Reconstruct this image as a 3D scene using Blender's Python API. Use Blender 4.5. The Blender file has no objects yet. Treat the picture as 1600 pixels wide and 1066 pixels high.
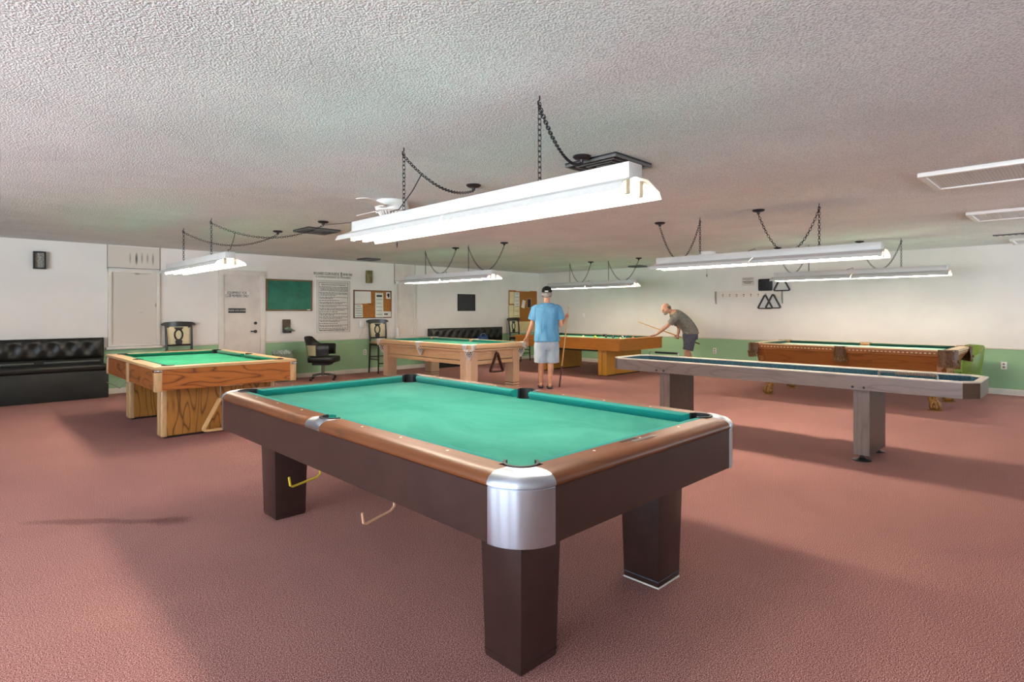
import bpy, bmesh, math, random
from mathutils import Vector, Matrix, Quaternion
S = bpy.context.scene
COL = S.collection
PI = math.pi
random.seed(7)

# ------------------------------------------------------------------ camera
AZ = 0.7783                       # heading, measured from +Y towards +X
EYE = 1.36
cam = bpy.data.cameras.new('camera')
cam.sensor_width = 36.0
cam.lens = 893.72 / 1600 * 36.0
cam.shift_y = -(533 - 485.89) / 1600
cam.clip_start = 0.05
co = bpy.data.objects.new('camera', cam)
co.location = (0, 0, EYE)
co.rotation_euler = (PI / 2, 0, -AZ)
COL.objects.link(co)
S.camera = co

# ------------------------------------------------------------------ world, daylight, exposure
SKY = 4.1
TUBE = 19.0
w = bpy.data.worlds.new('sky')
S.world = w
w.use_nodes = True
bg = w.node_tree.nodes['Background']
bg.inputs[1].default_value = SKY
_n, _l = w.node_tree.nodes, w.node_tree.links           # pale blue sky; lower half set brighter to light the ceiling
_tc = _n.new('ShaderNodeTexCoord'); _sx = _n.new('ShaderNodeSeparateXYZ'); _mr = _n.new('ShaderNodeMapRange'); _mx = _n.new('ShaderNodeMixRGB')
_l.new(_tc.outputs['Generated'], _sx.inputs[0]); _l.new(_sx.outputs['Z'], _mr.inputs[0])
_mr.inputs[1].default_value = -.02; _mr.inputs[2].default_value = .02
_l.new(_mr.outputs[0], _mx.inputs[0])
_mx.inputs[1].default_value = (2.0, 2.25, 2.45, 1); _mx.inputs[2].default_value = (.62, .74, .9, 1)
_l.new(_mx.outputs[0], bg.inputs[0])
S.view_settings.view_transform = 'Standard'
S.view_settings.look = 'None'
S.view_settings.gamma = 1
S.view_settings.use_curve_mapping = False
S.view_settings.exposure = 1.68
S.cycles.use_denoising = True
S.cycles.caustics_reflective = False
S.cycles.caustics_refractive = False
S.cycles.diffuse_bounces = 6
S.cycles.max_bounces = 10
S.cycles.sample_clamp_indirect = 6.0

XL, XR, YF, YL, HC = -5.0, 12.22, -4.5, 11.29, 2.445
WINS = [(-3.4, -0.8), (-0.2, 2.5), (3.1, 5.9)]          # daylight openings in the wall to the camera's left (x = XL)
WINF = [(10.0, 11.9)]           # opening added for light at right, in the unseen wall behind the camera (y = YF)
for k, (y0, y1) in [('x', q) for q in WINS] + [('y', q) for q in WINF]:
    L = bpy.data.lights.new('window_daylight', 'AREA')
    L.shape = 'RECTANGLE'
    L.size = y1 - y0
    L.size_y = 1.75
    L.cycles.is_portal = True
    o = bpy.data.objects.new('window_daylight', L)
    o.location = (XL, (y0 + y1) / 2, 1.325) if k == 'x' else ((y0 + y1) / 2, YF, 1.325)
    o.rotation_euler = (PI / 2, 0, -PI / 2 if k == 'x' else 0)   # shines into the room
    COL.objects.link(o)

# ------------------------------------------------------------------ helpers
def lin(h):
    h = h.lstrip('#')
    c = [int(h[i:i + 2], 16) / 255 for i in (0, 2, 4)]
    return tuple((x / 12.92 if x <= .04045 else ((x + .055) / 1.055) ** 2.4) for x in c) + (1,)

def new_mat(name):
    m = bpy.data.materials.new(name)
    m.use_nodes = True
    nt = m.node_tree
    return m, nt, nt.nodes['Principled BSDF'], nt.nodes, nt.links

def coords(nt, scale=(1, 1, 1), out='Object'):
    tc = nt.nodes.new('ShaderNodeTexCoord')
    mp = nt.nodes.new('ShaderNodeMapping')
    mp.inputs['Scale'].default_value = scale
    nt.links.new(tc.outputs[out], mp.inputs[0])
    return mp.outputs[0]

def noise(nt, vec, scale, detail=3, rough=.55, dist=0):
    n = nt.nodes.new('ShaderNodeTexNoise')
    n.inputs['Scale'].default_value = scale
    n.inputs['Detail'].default_value = detail
    n.inputs['Roughness'].default_value = rough
    n.inputs['Distortion'].default_value = dist
    nt.links.new(vec, n.inputs['Vector'])
    return n.outputs['Fac']

def ramp(nt, fac, stops):
    r = nt.nodes.new('ShaderNodeValToRGB')
    e = r.color_ramp.elements
    e[0].position, e[0].color = stops[0]
    e[1].position, e[1].color = stops[-1]
    for p, c in stops[1:-1]:
        x = e.new(p); x.color = c
    nt.links.new(fac, r.inputs[0])
    return r.outputs[0]

def bump(nt, p, h, strength, dist=.01):
    b = nt.nodes.new('ShaderNodeBump')
    b.inputs['Strength'].default_value = strength
    b.inputs['Distance'].default_value = dist
    nt.links.new(h, b.inputs['Height'])
    nt.links.new(b.outputs[0], p.inputs['Normal'])

def mat(name, col, rough=.5, metal=0, var=.06, vs=6, bmp=0, bs=60, coat=0, emit=None, es=0, spec=.5):
    """plain surface with a little procedural mottling"""
    m, nt, p, N, K = new_mat(name)
    c = lin(col)
    v = coords(nt)
    f = noise(nt, v, vs, 4)
    lo = tuple(x * (1 - var * 2) for x in c[:3]) + (1,)
    hi = tuple(min(1, x * (1 + var * 2)) for x in c[:3]) + (1,)
    K.new(ramp(nt, f, [(.3, lo), (.7, hi)]), p.inputs['Base Color'])
    p.inputs['Roughness'].default_value = rough
    p.inputs['Metallic'].default_value = metal
    p.inputs['Specular IOR Level'].default_value = spec
    p.inputs['Coat Weight'].default_value = coat
    p.inputs['Coat Roughness'].default_value = .15
    if bmp:
        bump(nt, p, noise(nt, v, bs, 3), bmp)
    if emit:
        p.inputs['Emission Color'].default_value = lin(emit)
        p.inputs['Emission Strength'].default_value = es
    return m

def wood(name, light, dark, axis='X', scale=1.0, rough=.4, coat=.2, figure=.35, rings=16, wild=2.5, long_=.16):
    """wood with cathedral figure, grain running along one local axis; figure = strength of the dark growth lines"""
    m, nt, p, N, K = new_mat(name)
    st = long_
    sc = {'X': (st, 1, 1), 'Y': (1, st, 1), 'Z': (1, 1, st)}[axis]
    v = coords(nt, tuple(q * scale for q in sc))
    # warp the growth rings with a slow noise
    n1 = nt.nodes.new('ShaderNodeTexNoise'); n1.inputs['Scale'].default_value = 1.7; n1.inputs['Detail'].default_value = 2
    K.new(v, n1.inputs['Vector'])
    mu = nt.nodes.new('ShaderNodeMath'); mu.operation = 'MULTIPLY'; mu.inputs[1].default_value = wild * rings
    K.new(n1.outputs['Fac'], mu.inputs[0])
    fr = nt.nodes.new('ShaderNodeMath'); fr.operation = 'PINGPONG'; fr.inputs[1].default_value = 1.0
    K.new(mu.outputs[0], fr.inputs[0])
    c0, c1 = lin(light), lin(dark)
    mid = tuple(a * (1 - figure) + b * figure for a, b in zip(c0, c1))
    base = ramp(nt, fr.outputs[0], [(0, mid), (.16, tuple(a * (1 - figure * .4) + b * figure * .4 for a, b in zip(c0, c1))), (.45, c0), (1, c0)])
    slow = noise(nt, v, .9, 3)
    mx0 = nt.nodes.new('ShaderNodeMixRGB'); mx0.blend_type = 'MULTIPLY'; mx0.inputs[0].default_value = .5
    K.new(base, mx0.inputs[1]); K.new(ramp(nt, slow, [(.3, (.75, .72, .7, 1)), (.7, (1.1, 1.1, 1.1, 1))]), mx0.inputs[2])
    fine_v = coords(nt, tuple((4 if q == st else 110) * scale for q in sc))
    fn = noise(nt, fine_v, 1.0, 3)
    mx = nt.nodes.new('ShaderNodeMixRGB'); mx.blend_type = 'MULTIPLY'; mx.inputs[0].default_value = .35
    K.new(mx0.outputs[0], mx.inputs[1])
    K.new(ramp(nt, fn, [(.3, (.5, .48, .46, 1)), (.62, (1.08, 1.08, 1.08, 1))]), mx.inputs[2])
    K.new(mx.outputs[0], p.inputs['Base Color'])
    p.inputs['Roughness'].default_value = rough
    p.inputs['Coat Weight'].default_value = coat
    p.inputs['Coat Roughness'].default_value = .2
    return m

def cloth_mat(name, col, worn):
    m, nt, p, N, K = new_mat(name)
    v = coords(nt)
    a = noise(nt, coords(nt, (1, .6, 1)), 2.2, 5, .65, .6)
    c, d = lin(col), lin(worn)
    base = ramp(nt, a, [(.38, c), (.68, d)])
    K.new(base, p.inputs['Base Color'])
    p.inputs['Roughness'].default_value = .95
    p.inputs['Specular IOR Level'].default_value = .15
    p.inputs['Sheen Weight'].default_value = .1
    bump(nt, p, noise(nt, v, 700, 2), .15, .002)
    return m

class MB:
    """collects shapes and links them as ONE mesh object"""
    def __init__(s):
        s.bm = bmesh.new()
    def face(s, vs):
        try:
            return s.bm.faces.new(vs)
        except ValueError:
            return None
    def box(s, x0, x1, y0, y1, z0, z1, bev=0, seg=2):
        v = [s.bm.verts.new((x, y, z)) for z in (z0, z1) for y in (y0, y1) for x in (x0, x1)]
        fs = [s.face([v[i] for i in q]) for q in ((0, 2, 3, 1), (4, 5, 7, 6), (0, 1, 5, 4), (2, 6, 7, 3), (0, 4, 6, 2), (1, 3, 7, 5))]
        if bev:
            es = list({e for f in fs for e in f.edges})
            bmesh.ops.bevel(s.bm, geom=es, offset=bev, segments=seg, affect='EDGES', profile=.5)
        return s
    def frustum(s, c0, h0, c1, h1, z0, z1, bev=0):
        v = []
        for (c, h, z) in ((c0, h0, z0), (c1, h1, z1)):
            for y in (-1, 1):
                for x in (-1, 1):
                    v.append(s.bm.verts.new((c[0] + x * h[0], c[1] + y * h[1], z)))
        fs = [s.face([v[i] for i in q]) for q in ((0, 2, 3, 1), (4, 5, 7, 6), (0, 1, 5, 4), (2, 6, 7, 3), (0, 4, 6, 2), (1, 3, 7, 5))]
        if bev:
            es = list({e for f in fs for e in f.edges})
            bmesh.ops.bevel(s.bm, geom=es, offset=bev, segments=2, affect='EDGES', profile=.5)
        return s
    def prism(s, poly, a, b, axis='Z', bev=0):
        def P(p, t):
            return {'Z': (p[0], p[1], t), 'Y': (p[0], t, p[1]), 'X': (t, p[0], p[1])}[axis]
        A = [s.bm.verts.new(P(p, a)) for p in poly]
        B = [s.bm.verts.new(P(p, b)) for p in poly]
        n = len(poly)
        fs = [s.face(A[::-1]), s.face(B)]
        for i in range(n):
            fs.append(s.face([A[i], A[(i + 1) % n], B[(i + 1) % n], B[i]]))
        fs = [f for f in fs if f]
        bmesh.ops.recalc_face_normals(s.bm, faces=fs)
        if bev:
            es = list({e for f in fs[:2] for e in f.edges})
            bmesh.ops.bevel(s.bm, geom=es, offset=bev, segments=2, affect='EDGES', profile=.5)
        return s
    def loft(s, rings, cap=True, closed=True, loop=False):
        R = [[s.bm.verts.new(p) for p in r] for r in rings]
        n = len(R[0])
        fs = []
        m = len(R)
        for i in range(m if loop else m - 1):
            A, B = R[i], R[(i + 1) % m]
            for j in range(n if closed else n - 1):
                k = (j + 1) % n
                fs.append(s.face([A[j], A[k], B[k], B[j]]))
        if cap and not loop:
            fs += [s.face(R[0][::-1]), s.face(R[-1])]
        bmesh.ops.recalc_face_normals(s.bm, faces=[f for f in fs if f])
        return s
    def tube(s, pts, r, n=8, cap=True, loop=False):
        pts = [Vector(p) for p in pts]
        rs = r if isinstance(r, (list, tuple)) else [r] * len(pts)
        m = len(pts)
        T = []
        for i in range(m):
            if loop:
                t = pts[(i + 1) % m] - pts[i - 1]
            else:
                t = pts[min(i + 1, m - 1)] - pts[max(i - 1, 0)]
            T.append(t.normalized() if t.length > 1e-9 else Vector((0, 0, 1)))
        up = Vector((0, 0, 1)) if abs(T[0].z) < .9 else Vector((1, 0, 0))
        u = T[0].cross(up).normalized()
        rings = []
        for i in range(m):
            u = (u - T[i] * u.dot(T[i]))
            if u.length < 1e-6:
                u = T[i].orthogonal()
            u.normalize()
            v = T[i].cross(u)
            k = rs[i]
            ka, kb = k if isinstance(k, tuple) else (k, k)
            rings.append([pts[i] + u * (math.cos(2 * PI * j / n) * ka) + v * (math.sin(2 * PI * j / n) * kb) for j in range(n)])
        return s.loft(rings, cap, True, loop)
    def lathe(s, prof, c=(0, 0, 0), n=24, cap=True, squash=(1, 1)):
        rings = [[(c[0] + r * squash[0] * math.cos(2 * PI * j / n), c[1] + r * squash[1] * math.sin(2 * PI * j / n), c[2] + z) for j in range(n)] for r, z in prof]
        return s.loft(rings, cap)
    def ell(s, c, r, rot=None, n=16, m=10):
        M = Matrix.Translation(Vector(c)) @ (rot.to_4x4() if rot else Matrix()) @ Matrix.Diagonal((r[0], r[1], r[2], 1))
        bmesh.ops.create_uvsphere(s.bm, u_segments=n, v_segments=m, radius=1, matrix=M)
        return s
    def sector(s, c, a0, a1, prof, n=14):
        """profile (radius, z) swept about a vertical axis through c from a0 to a1 (solid when the profile is closed)"""
        rings = []
        for i in range(n + 1):
            a = a0 + (a1 - a0) * i / n
            rings.append([(c[0] + r * math.cos(a), c[1] + r * math.sin(a), z) for r, z in prof])
        return s.loft(rings, True, True)
    def move(s, M, start=0):
        s.bm.verts.ensure_lookup_table()
        for v in s.bm.verts[start:]:
            v.co = M @ v.co
        return s
    def mesh(s, name):
        me = bpy.data.meshes.new(name)
        bmesh.ops.recalc_face_normals(s.bm, faces=s.bm.faces[:])
        s.bm.to_mesh(me)
        s.bm.free()
        return me
    def build(s, name, m, parent=None, smooth=True, ang=40):
        me = s.mesh(name)
        for q in (m if isinstance(m, (list, tuple)) else [m]):
            me.materials.append(q)
        if smooth:
            me.shade_smooth()
            me.set_sharp_from_angle(angle=math.radians(ang))
        o = bpy.data.objects.new(name, me)
        COL.objects.link(o)
        if parent:
            o.parent = parent
        return o

def tag(o, label, cat, group=None, kind=None):
    o['label'] = label
    o['category'] = cat
    if group: o['group'] = group
    if kind: o['kind'] = kind
    return o

def thing(name, label, cat, loc=(0, 0, 0), rz=0, group=None):
    o = bpy.data.objects.new(name, None)
    o.empty_display_size = .1
    COL.objects.link(o)
    o.location = loc
    o.rotation_euler = (0, 0, rz)
    return tag(o, label, cat, group)

def struct(o, label, cat):
    return tag(o, label, cat, kind='structure')

def copy_tree(o, parent=None):
    c = o.copy()
    COL.objects.link(c)
    if parent: c.parent = parent
    for ch in list(o.children):
        copy_tree(ch, c)
    return c

def bake(o, mods):
    """apply modifiers without operators"""
    for t, kw in mods:
        md = o.modifiers.new('m', t)
        for k, v in kw.items():
            setattr(md, k, v)
    dg = bpy.context.evaluated_depsgraph_get()
    me = bpy.data.meshes.new_from_object(o.evaluated_get(dg))
    old = o.data
    o.modifiers.clear()
    me.name = old.name
    if not me.materials:
        for q in old.materials: me.materials.append(q)
    o.data = me
    bpy.data.meshes.remove(old)
    me.shade_smooth()
    return o

def text(body, size, m, parent, loc, rot, name='lettering', align='CENTER', ext=.0008, sx=1.0, shear=0):
    cu = bpy.data.curves.new(name, 'FONT')
    cu.body = body
    cu.size = size
    cu.align_x = align
    cu.align_y = 'CENTER'
    cu.extrude = ext
    cu.offset = 0
    cu.shear = shear
    t = bpy.data.objects.new(name, cu)
    COL.objects.link(t)
    dg = bpy.context.evaluated_depsgraph_get()
    me = bpy.data.meshes.new_from_object(t.evaluated_get(dg))
    COL.objects.unlink(t)
    bpy.data.objects.remove(t)
    me.materials.clear()
    me.materials.append(m)
    o = bpy.data.objects.new(name, me)
    COL.objects.link(o)
    if parent: o.parent = parent
    o.location = loc
    o.rotation_euler = rot
    o.scale = (sx, 1, 1)
    return o

ONL = (PI / 2, 0, 0)             # lettering on the left wall (faces -Y)
ONR = (PI / 2, 0, -PI / 2)       # lettering on the right wall (faces -X)

def arc(c, r, a0, a1, n=8):
    return [(c[0] + r * math.cos(a0 + (a1 - a0) * i / n), c[1] + r * math.sin(a0 + (a1 - a0) * i / n)) for i in range(n + 1)]

def rrect(x0, x1, y0, y1, r, n=5):
    return arc((x1 - r, y0 + r), r, -PI / 2, 0, n) + arc((x1 - r, y1 - r), r, 0, PI / 2, n) + arc((x0 + r, y1 - r), r, PI / 2, PI, n) + arc((x0 + r, y0 + r), r, PI, 1.5 * PI, n)

# ------------------------------------------------------------------ materials of the room
def carpet_mat():
    m, nt, p, N, K = new_mat('carpet')
    v = coords(nt)
    f = noise(nt, v, 215, 2, .6)
    g = noise(nt, v, .9, 4, .6, .5)
    a = ramp(nt, f, [(.38, lin('6a4040')), (.5, lin('a06e69')), (.62, lin('dab0a6'))])
    b = nt.nodes.new('ShaderNodeMixRGB'); b.blend_type = 'MULTIPLY'; b.inputs[0].default_value = .5
    K.new(a, b.inputs[1])
    K.new(ramp(nt, g, [(.35, (.82, .80, .82, 1)), (.6, (1.05, 1.03, 1.0, 1))]), b.inputs[2])
    # two irregular worn stains left of the near table
    last = b.outputs[0]
    for (sx, sy, rx, ry, ang, amt) in ((0.70, 4.50, .60, .07, -.76, .30), (1.02, 4.2, .17, .10, -.76, .30)):
        tc = nt.nodes.new('ShaderNodeTexCoord')
        mp = nt.nodes.new('ShaderNodeMapping')
        mp.vector_type = 'TEXTURE'
        mp.inputs['Location'].default_value = (sx, sy, 0)
        mp.inputs['Rotation'].default_value = (0, 0, ang)
        mp.inputs['Scale'].default_value = (rx, ry, 1)
        K.new(tc.outputs['Object'], mp.inputs[0])
        nz = nt.nodes.new('ShaderNodeTexNoise'); nz.inputs['Scale'].default_value = 5
        K.new(tc.outputs['Object'], nz.inputs['Vector'])
        va = nt.nodes.new('ShaderNodeVectorMath'); va.operation = 'MULTIPLY_ADD'
        nc = nt.nodes.new('ShaderNodeVectorMath'); nc.operation = 'SUBTRACT'; nc.inputs[1].default_value = (.5, .5, .5); K.new(nz.outputs['Color'], nc.inputs[0])
        K.new(nc.outputs[0], va.inputs[0]); va.inputs[1].default_value = (1.2, 1.2, 0); K.new(mp.outputs[0], va.inputs[2])
        ln = nt.nodes.new('ShaderNodeVectorMath'); ln.operation = 'LENGTH'
        K.new(va.outputs[0], ln.inputs[0])
        rp = ramp(nt, ln.outputs['Value'], [(.45, (1 - amt,) * 3 + (1,)), (1.0, (1, 1, 1, 1))])
        q = nt.nodes.new('ShaderNodeMixRGB'); q.blend_type = 'MULTIPLY'; q.inputs[0].default_value = 1
        K.new(last, q.inputs[1]); K.new(rp, q.inputs[2]); last = q.outputs[0]
    K.new(last, p.inputs['Base Color'])
    p.inputs['Roughness'].default_value = 1
    p.inputs['Specular IOR Level'].default_value = .05
    bump(nt, p, f, .3, .004)
    return m

def ceiling_mat():
    m, nt, p, N, K = new_mat('popcorn_ceiling')
    v = coords(nt)
    f = noise(nt, v, 105, 2, .5)
    g = noise(nt, v, .7, 4, .6, .4)
    a = ramp(nt, g, [(.35, lin('dcdfdf')), (.65, lin('ebeded'))])
    b = nt.nodes.new('ShaderNodeMixRGB'); b.blend_type = 'MULTIPLY'; b.inputs[0].default_value = .6
    K.new(a, b.inputs[1])
    K.new(ramp(nt, f, [(.35, (.62, .62, .62, 1)), (.55, (1.05, 1.05, 1.05, 1))]), b.inputs[2])
    K.new(b.outputs[0], p.inputs['Base Color'])
    p.inputs['Roughness'].default_value = 1
    p.inputs['Specular IOR Level'].default_value = .1
    bump(nt, p, f, .6, .012)
    return m

def wall_mat(name, cream='e3dfd9', green='98bd96'):
    m, nt, p, N, K = new_mat(name)
    geo = nt.nodes.new('ShaderNodeNewGeometry')
    sp = nt.nodes.new('ShaderNodeSeparateXYZ')
    K.new(geo.outputs['Position'], sp.inputs[0])
    cmp_ = nt.nodes.new('ShaderNodeMath'); cmp_.operation = 'LESS_THAN'; cmp_.inputs[1].default_value = .74
    K.new(sp.outputs['Z'], cmp_.inputs[0])
    v = coords(nt)
    g = noise(nt, v, 1.1, 4, .6)
    def two(c):
        c = lin(c)
        return ramp(nt, g, [(.3, tuple(x * .93 for x in c[:3]) + (1,)), (.7, tuple(x * 1.04 for x in c[:3]) + (1,))])
    mx = nt.nodes.new('ShaderNodeMixRGB')
    K.new(cmp_.outputs[0], mx.inputs[0]); K.new(two(cream), mx.inputs[1]); K.new(two(green), mx.inputs[2])
    K.new(mx.outputs[0], p.inputs['Base Color'])
    p.inputs['Roughness'].default_value = .75
    p.inputs['Specular IOR Level'].default_value = .25
    bump(nt, p, noise(nt, v, 90, 2), .08, .004)
    return m

M = {}
M['carpet'] = carpet_mat()
M['ceiling'] = ceiling_mat()
M['wall'] = wall_mat('wall_paint')
M['white'] = mat('white_paint', 'd8d2c8', .55, var=.03)
M['offwhite'] = mat('aged_white_paint', 'd4ccc2', .6, var=.05, vs=3)
M['enamel'] = mat('white_enamel', 'e6e3df', .35, var=.02)
M['lamp_enamel'] = mat('lamp_enamel', 'c6c4c1', .4, var=.02)
M['paper'] = mat('paper', 'dcd9cf', .8, var=.03)
M['cream_paper'] = mat('cream_paper', 'e0d4a8', .8, var=.04)
M['ink'] = mat('black_ink', '141312', .6)
M['black'] = mat('black_metal', '17161a', .45, var=.1)
M['blackwood'] = mat('black_lacquer', '15120f', .4, var=.1, coat=.3)
M['vinyl'] = mat('black_vinyl', '14140f', .38, var=.15, vs=3, bmp=.12, bs=30)
M['blackboard_paint'] = mat('black_painted_board', '191b17', .55, var=.25, vs=5)
M['rubber'] = mat('black_rubber', '0d0f12', .5)
M['chrome'] = mat('chrome', 'c8c8c8', .2, 1)
M['steel'] = mat('dull_steel', '8d8a86', .38, 1, var=.08)
M['casting'] = None
M['brass'] = mat('aged_brass', '8a7448', .4, .8, var=.15, vs=20)
M['tube'] = mat('lit_tube', 'fff6e4', .4, var=0, emit='fff0dc', es=TUBE)
M['cork'] = mat('cork', 'a46a2c', .9, var=.22, vs=60)
M['skin'] = mat('skin', 'c99678', .55, var=.06, vs=14)
M['skin_tan'] = mat('tanned_skin', 'b98a70', .55, var=.08, vs=14)

def casting_mat():
    m, nt, p, N, K = new_mat('brushed_aluminium')
    p.inputs['Base Color'].default_value = lin('bcc4d0')
    p.inputs['Metallic'].default_value = 1
    p.inputs['Roughness'].default_value = .36
    p.inputs['Anisotropic'].default_value = .85              # horizontal brushing spreads reflections upright
    p.inputs['Anisotropic Rotation'].default_value = .25
    tg = nt.nodes.new('ShaderNodeTangent'); tg.direction_type = 'RADIAL'; tg.axis = 'Z'
    K.new(tg.outputs[0], p.inputs['Tangent'])
    return m
M['casting'] = casting_mat()

# ------------------------------------------------------------------ room shell
def grid_plane(name, m, x0, x1, y0, y1, z0, z1):
    return MB().box(x0, x1, y0, y1, z0, z1).build(name, m, smooth=False)
struct(grid_plane('floor', M['carpet'], XL - .12, XR + .12, YF - .12, YL + .12, -.1, 0), 'dusty red carpeted floor of the billiard room', 'floor')
struct(grid_plane('ceiling', M['ceiling'], XL - .12, XR + .12, YF - .12, YL + .12, HC, HC + .1), 'white popcorn textured ceiling', 'ceiling')
struct(grid_plane('wall_left', M['wall'], XL - .12, XR + .12, YL, YL + .12, 0, HC), 'cream wall with green lower half and the two doors, at left', 'wall')
struct(grid_plane('wall_right', M['wall'], XR, XR + .12, YF - .12, YL, 0, HC), 'cream wall with green lower half carrying the cue rack, at right', 'wall')
def windowed_wall(name, spans, a0, a1, P, label):
    """wall with openings; P(a, b, z0, z1, d0, d1) gives a box from run a..b and depth d0..d1 behind the inner face"""
    wb = MB()
    ys = [a0] + [v for q in spans for v in q] + [a1]
    for i in range(0, len(ys), 2):
        wb.box(*P(ys[i], ys[i + 1], 0, HC, 0, .12))
    for (y0, y1) in spans:
        wb.box(*P(y0, y1, 0, .45, 0, .12)).box(*P(y0, y1, 2.2, HC, 0, .12))
    struct(wb.build(name, M['wall'], smooth=False), label, 'wall')
    for (y0, y1) in spans:
        fr = MB()
        for (a, b, c, d) in ((y0, y0 + .05, .45, 2.2), (y1 - .05, y1, .45, 2.2), (y0, y1, .45, .5), (y0, y1, 2.15, 2.2), ((y0 + y1) / 2 - .025, (y0 + y1) / 2 + .025, .45, 2.2)):
            fr.box(*P(a, b, c, d, .04, .1))
        WN[0] += 1
        struct(fr.build('window_%d' % WN[0], M['white'], smooth=False), 'unseen white framed daylight window behind the camera', 'window')
WN = [2]
windowed_wall('wall_rear', WINS, YF, YL, lambda a, b, z0, z1, d0, d1: (XL - d1, XL - d0, a, b, z0, z1), 'cream wall with windows to the left of the camera')
windowed_wall('wall_front', WINF, XL - .12, XR, lambda a, b, z0, z1, d0, d1: (a, b, YF - d1, YF - d0, z0, z1), 'cream wall with an added window behind the camera')

# chair rail and baseboards
def along_left(x0, x1, z0, z1, d, bev=0):
    return (x0, x1, YL - d, YL, z0, z1, bev)
rl = MB()
for (a, b) in ((XL, 3.535), (4.392, XR)):
    rl.box(*along_left(a, b, .735, .768, .016, .004))
struct(rl.build('trim_1', M['white']), 'white chair rail between cream and green on the left wall', 'chair rail')
struct(MB().box(XR - .016, XR, YF, YL - .017, .735, .765, .004).build('trim_2', M['white']), 'white chair rail between cream and green on the right wall', 'chair rail')
bl = MB()
for (a, b) in ((XL, 3.535), (4.392, XR)):
    bl.box(*along_left(a, b, 0, .09, .018, .004))
struct(bl.build('baseboard_left', M['white']), 'white baseboard along the left wall', 'baseboard')
struct(MB().box(XR - .018, XR, YF, YL - .019, 0, .095, .004).build('baseboard_right', M['white']), 'white baseboard along the right wall', 'baseboard')
# ceiling seam strips near the right wall
struct(MB().box(10.93, 10.945, YF, YL, HC - .004, HC).build('trim_3', M['offwhite']), 'thin seam strip on the ceiling parallel to the right wall', 'ceiling seam')

# ------------------------------------------------------------------ shuttered pass-through windows and the door (left wall)
def stain_mat():
    m, nt, p, N, K = new_mat('stained_white_panel')
    tc = nt.nodes.new('ShaderNodeTexCoord')
    sp = nt.nodes.new('ShaderNodeSeparateXYZ')
    K.new(tc.outputs['Object'], sp.inputs[0])
    base = lin('d2cabf')
    last = None
    for (x, z, rx, rz, amt) in ((-.06, 2.24, .014, .11, .5), (.03, 2.235, .022, .12, .9), (.11, 2.25, .016, .11, .55), (.19, 2.25, .018, .10, .5), (.27, 2.24, .018, .12, .6), (.04, 1.985, .05, .03, .45), (.1, 1.99, .16, .02, .3), (-.34, 1.45, .02, .08, .35), (.33, 1.46, .04, .05, .7), (.1, 1.33, .05, .012, .2), (.22, .80, .1, .012, .7)):
        def term(out, c, r):
            a = nt.nodes.new('ShaderNodeMath'); a.operation = 'SUBTRACT'; a.inputs[1].default_value = c; K.new(out, a.inputs[0])
            b = nt.nodes.new('ShaderNodeMath'); b.operation = 'DIVIDE'; b.inputs[1].default_value = r; K.new(a.outputs[0], b.inputs[0])
            d = nt.nodes.new('ShaderNodeMath'); d.operation = 'POWER'; d.inputs[1].default_value = 2; K.new(b.outputs[0], d.inputs[0])
            return d.outputs[0]
        s = nt.nodes.new('ShaderNodeMath'); s.operation = 'ADD'
        K.new(term(sp.outputs['X'], x, rx), s.inputs[0]); K.new(term(sp.outputs['Z'], z, rz), s.inputs[1])
        mr = nt.nodes.new('ShaderNodeMapRange'); mr.inputs[1].default_value = 0; mr.inputs[2].default_value = 1
        mr.inputs[3].default_value = 1 - amt; mr.inputs[4].default_value = 1
        K.new(s.outputs[0], mr.inputs[0])
        if last is None: last = mr.outputs[0]
        else:
            q = nt.nodes.new('ShaderNodeMath'); q.operation = 'MULTIPLY'; K.new(last, q.inputs[0]); K.new(mr.outputs[0], q.inputs[1]); last = q.outputs[0]
    mx = nt.nodes.new('ShaderNodeMixRGB'); mx.inputs[1].default_value = lin('2a2824'); mx.inputs[2].default_value = base
    K.new(last, mx.inputs[0])
    K.new(mx.outputs[0], p.inputs['Base Color'])
    p.inputs['Roughness'].default_value = .6
    return m
M['stained'] = stain_mat()
M['gap'] = mat('shadow_gap_paint', '7d7468', .8)

def shutter_window(name, xc, wdt, zt, zb, label, m):
    h = wdt / 2
    r = bpy.data.objects.new(name, None); COL.objects.link(r); r.location = (xc, YL, 0)
    struct(r, label, 'window')
    f = MB()
    f.box(-h, -h + .05, -.05, 0, zb, zt, .004).box(h - .05, h, -.05, 0, zb, zt, .004)
    f.box(-h, h, -.052, 0, zt - .05, zt, .004).box(-h, h, -.052, 0, zb, zb + .03, .004)
    f.build('frame', M['white'], r)
    p = MB()
    p.box(-h + .05, h - .05, -.02, 0, zb + .03, zt - .05)
    for k in range(1, 5):                                         # shallow joints across the shutter
        z = zb + .03 + (zt - zb - .08) * k / 5
        p.box(-h + .05, h - .05, -.0225, -.02, z - .004, z + .004)
    p.build('shutter', m, r)
    MB().box(-h - .03, h + .03, -.11, 0, zb - .045, zb - .002, .006).build('sill', M['white'], r)
    u = MB()
    u.box(-h, h, -.012, 0, zt + .03, HC - .015)
    u.build('upper_panel', m, r)
    g = MB()
    g.box(-h - .008, -h, -.013, 0, zt, HC).box(h, h + .008, -.013, 0, zt, HC).box(-h, h, -.013, 0, zt + .02, zt + .03)
    g.build('joint', M['gap'], r)
    return r
shutter_window('window_1', 2.225, .74, 2.045, .775, 'white shuttered hatch with sooty streaks on the panel above it', M['stained'])
shutter_window('window_2', 7.605, .56, 2.03, .775, 'narrow white shuttered hatch right of the cork board', M['offwhite'])
bt = thing('spray_bottle', 'white plastic bottle standing on the sill of the narrow hatch', 'bottle', (7.36, YL - .07, .773))
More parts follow.
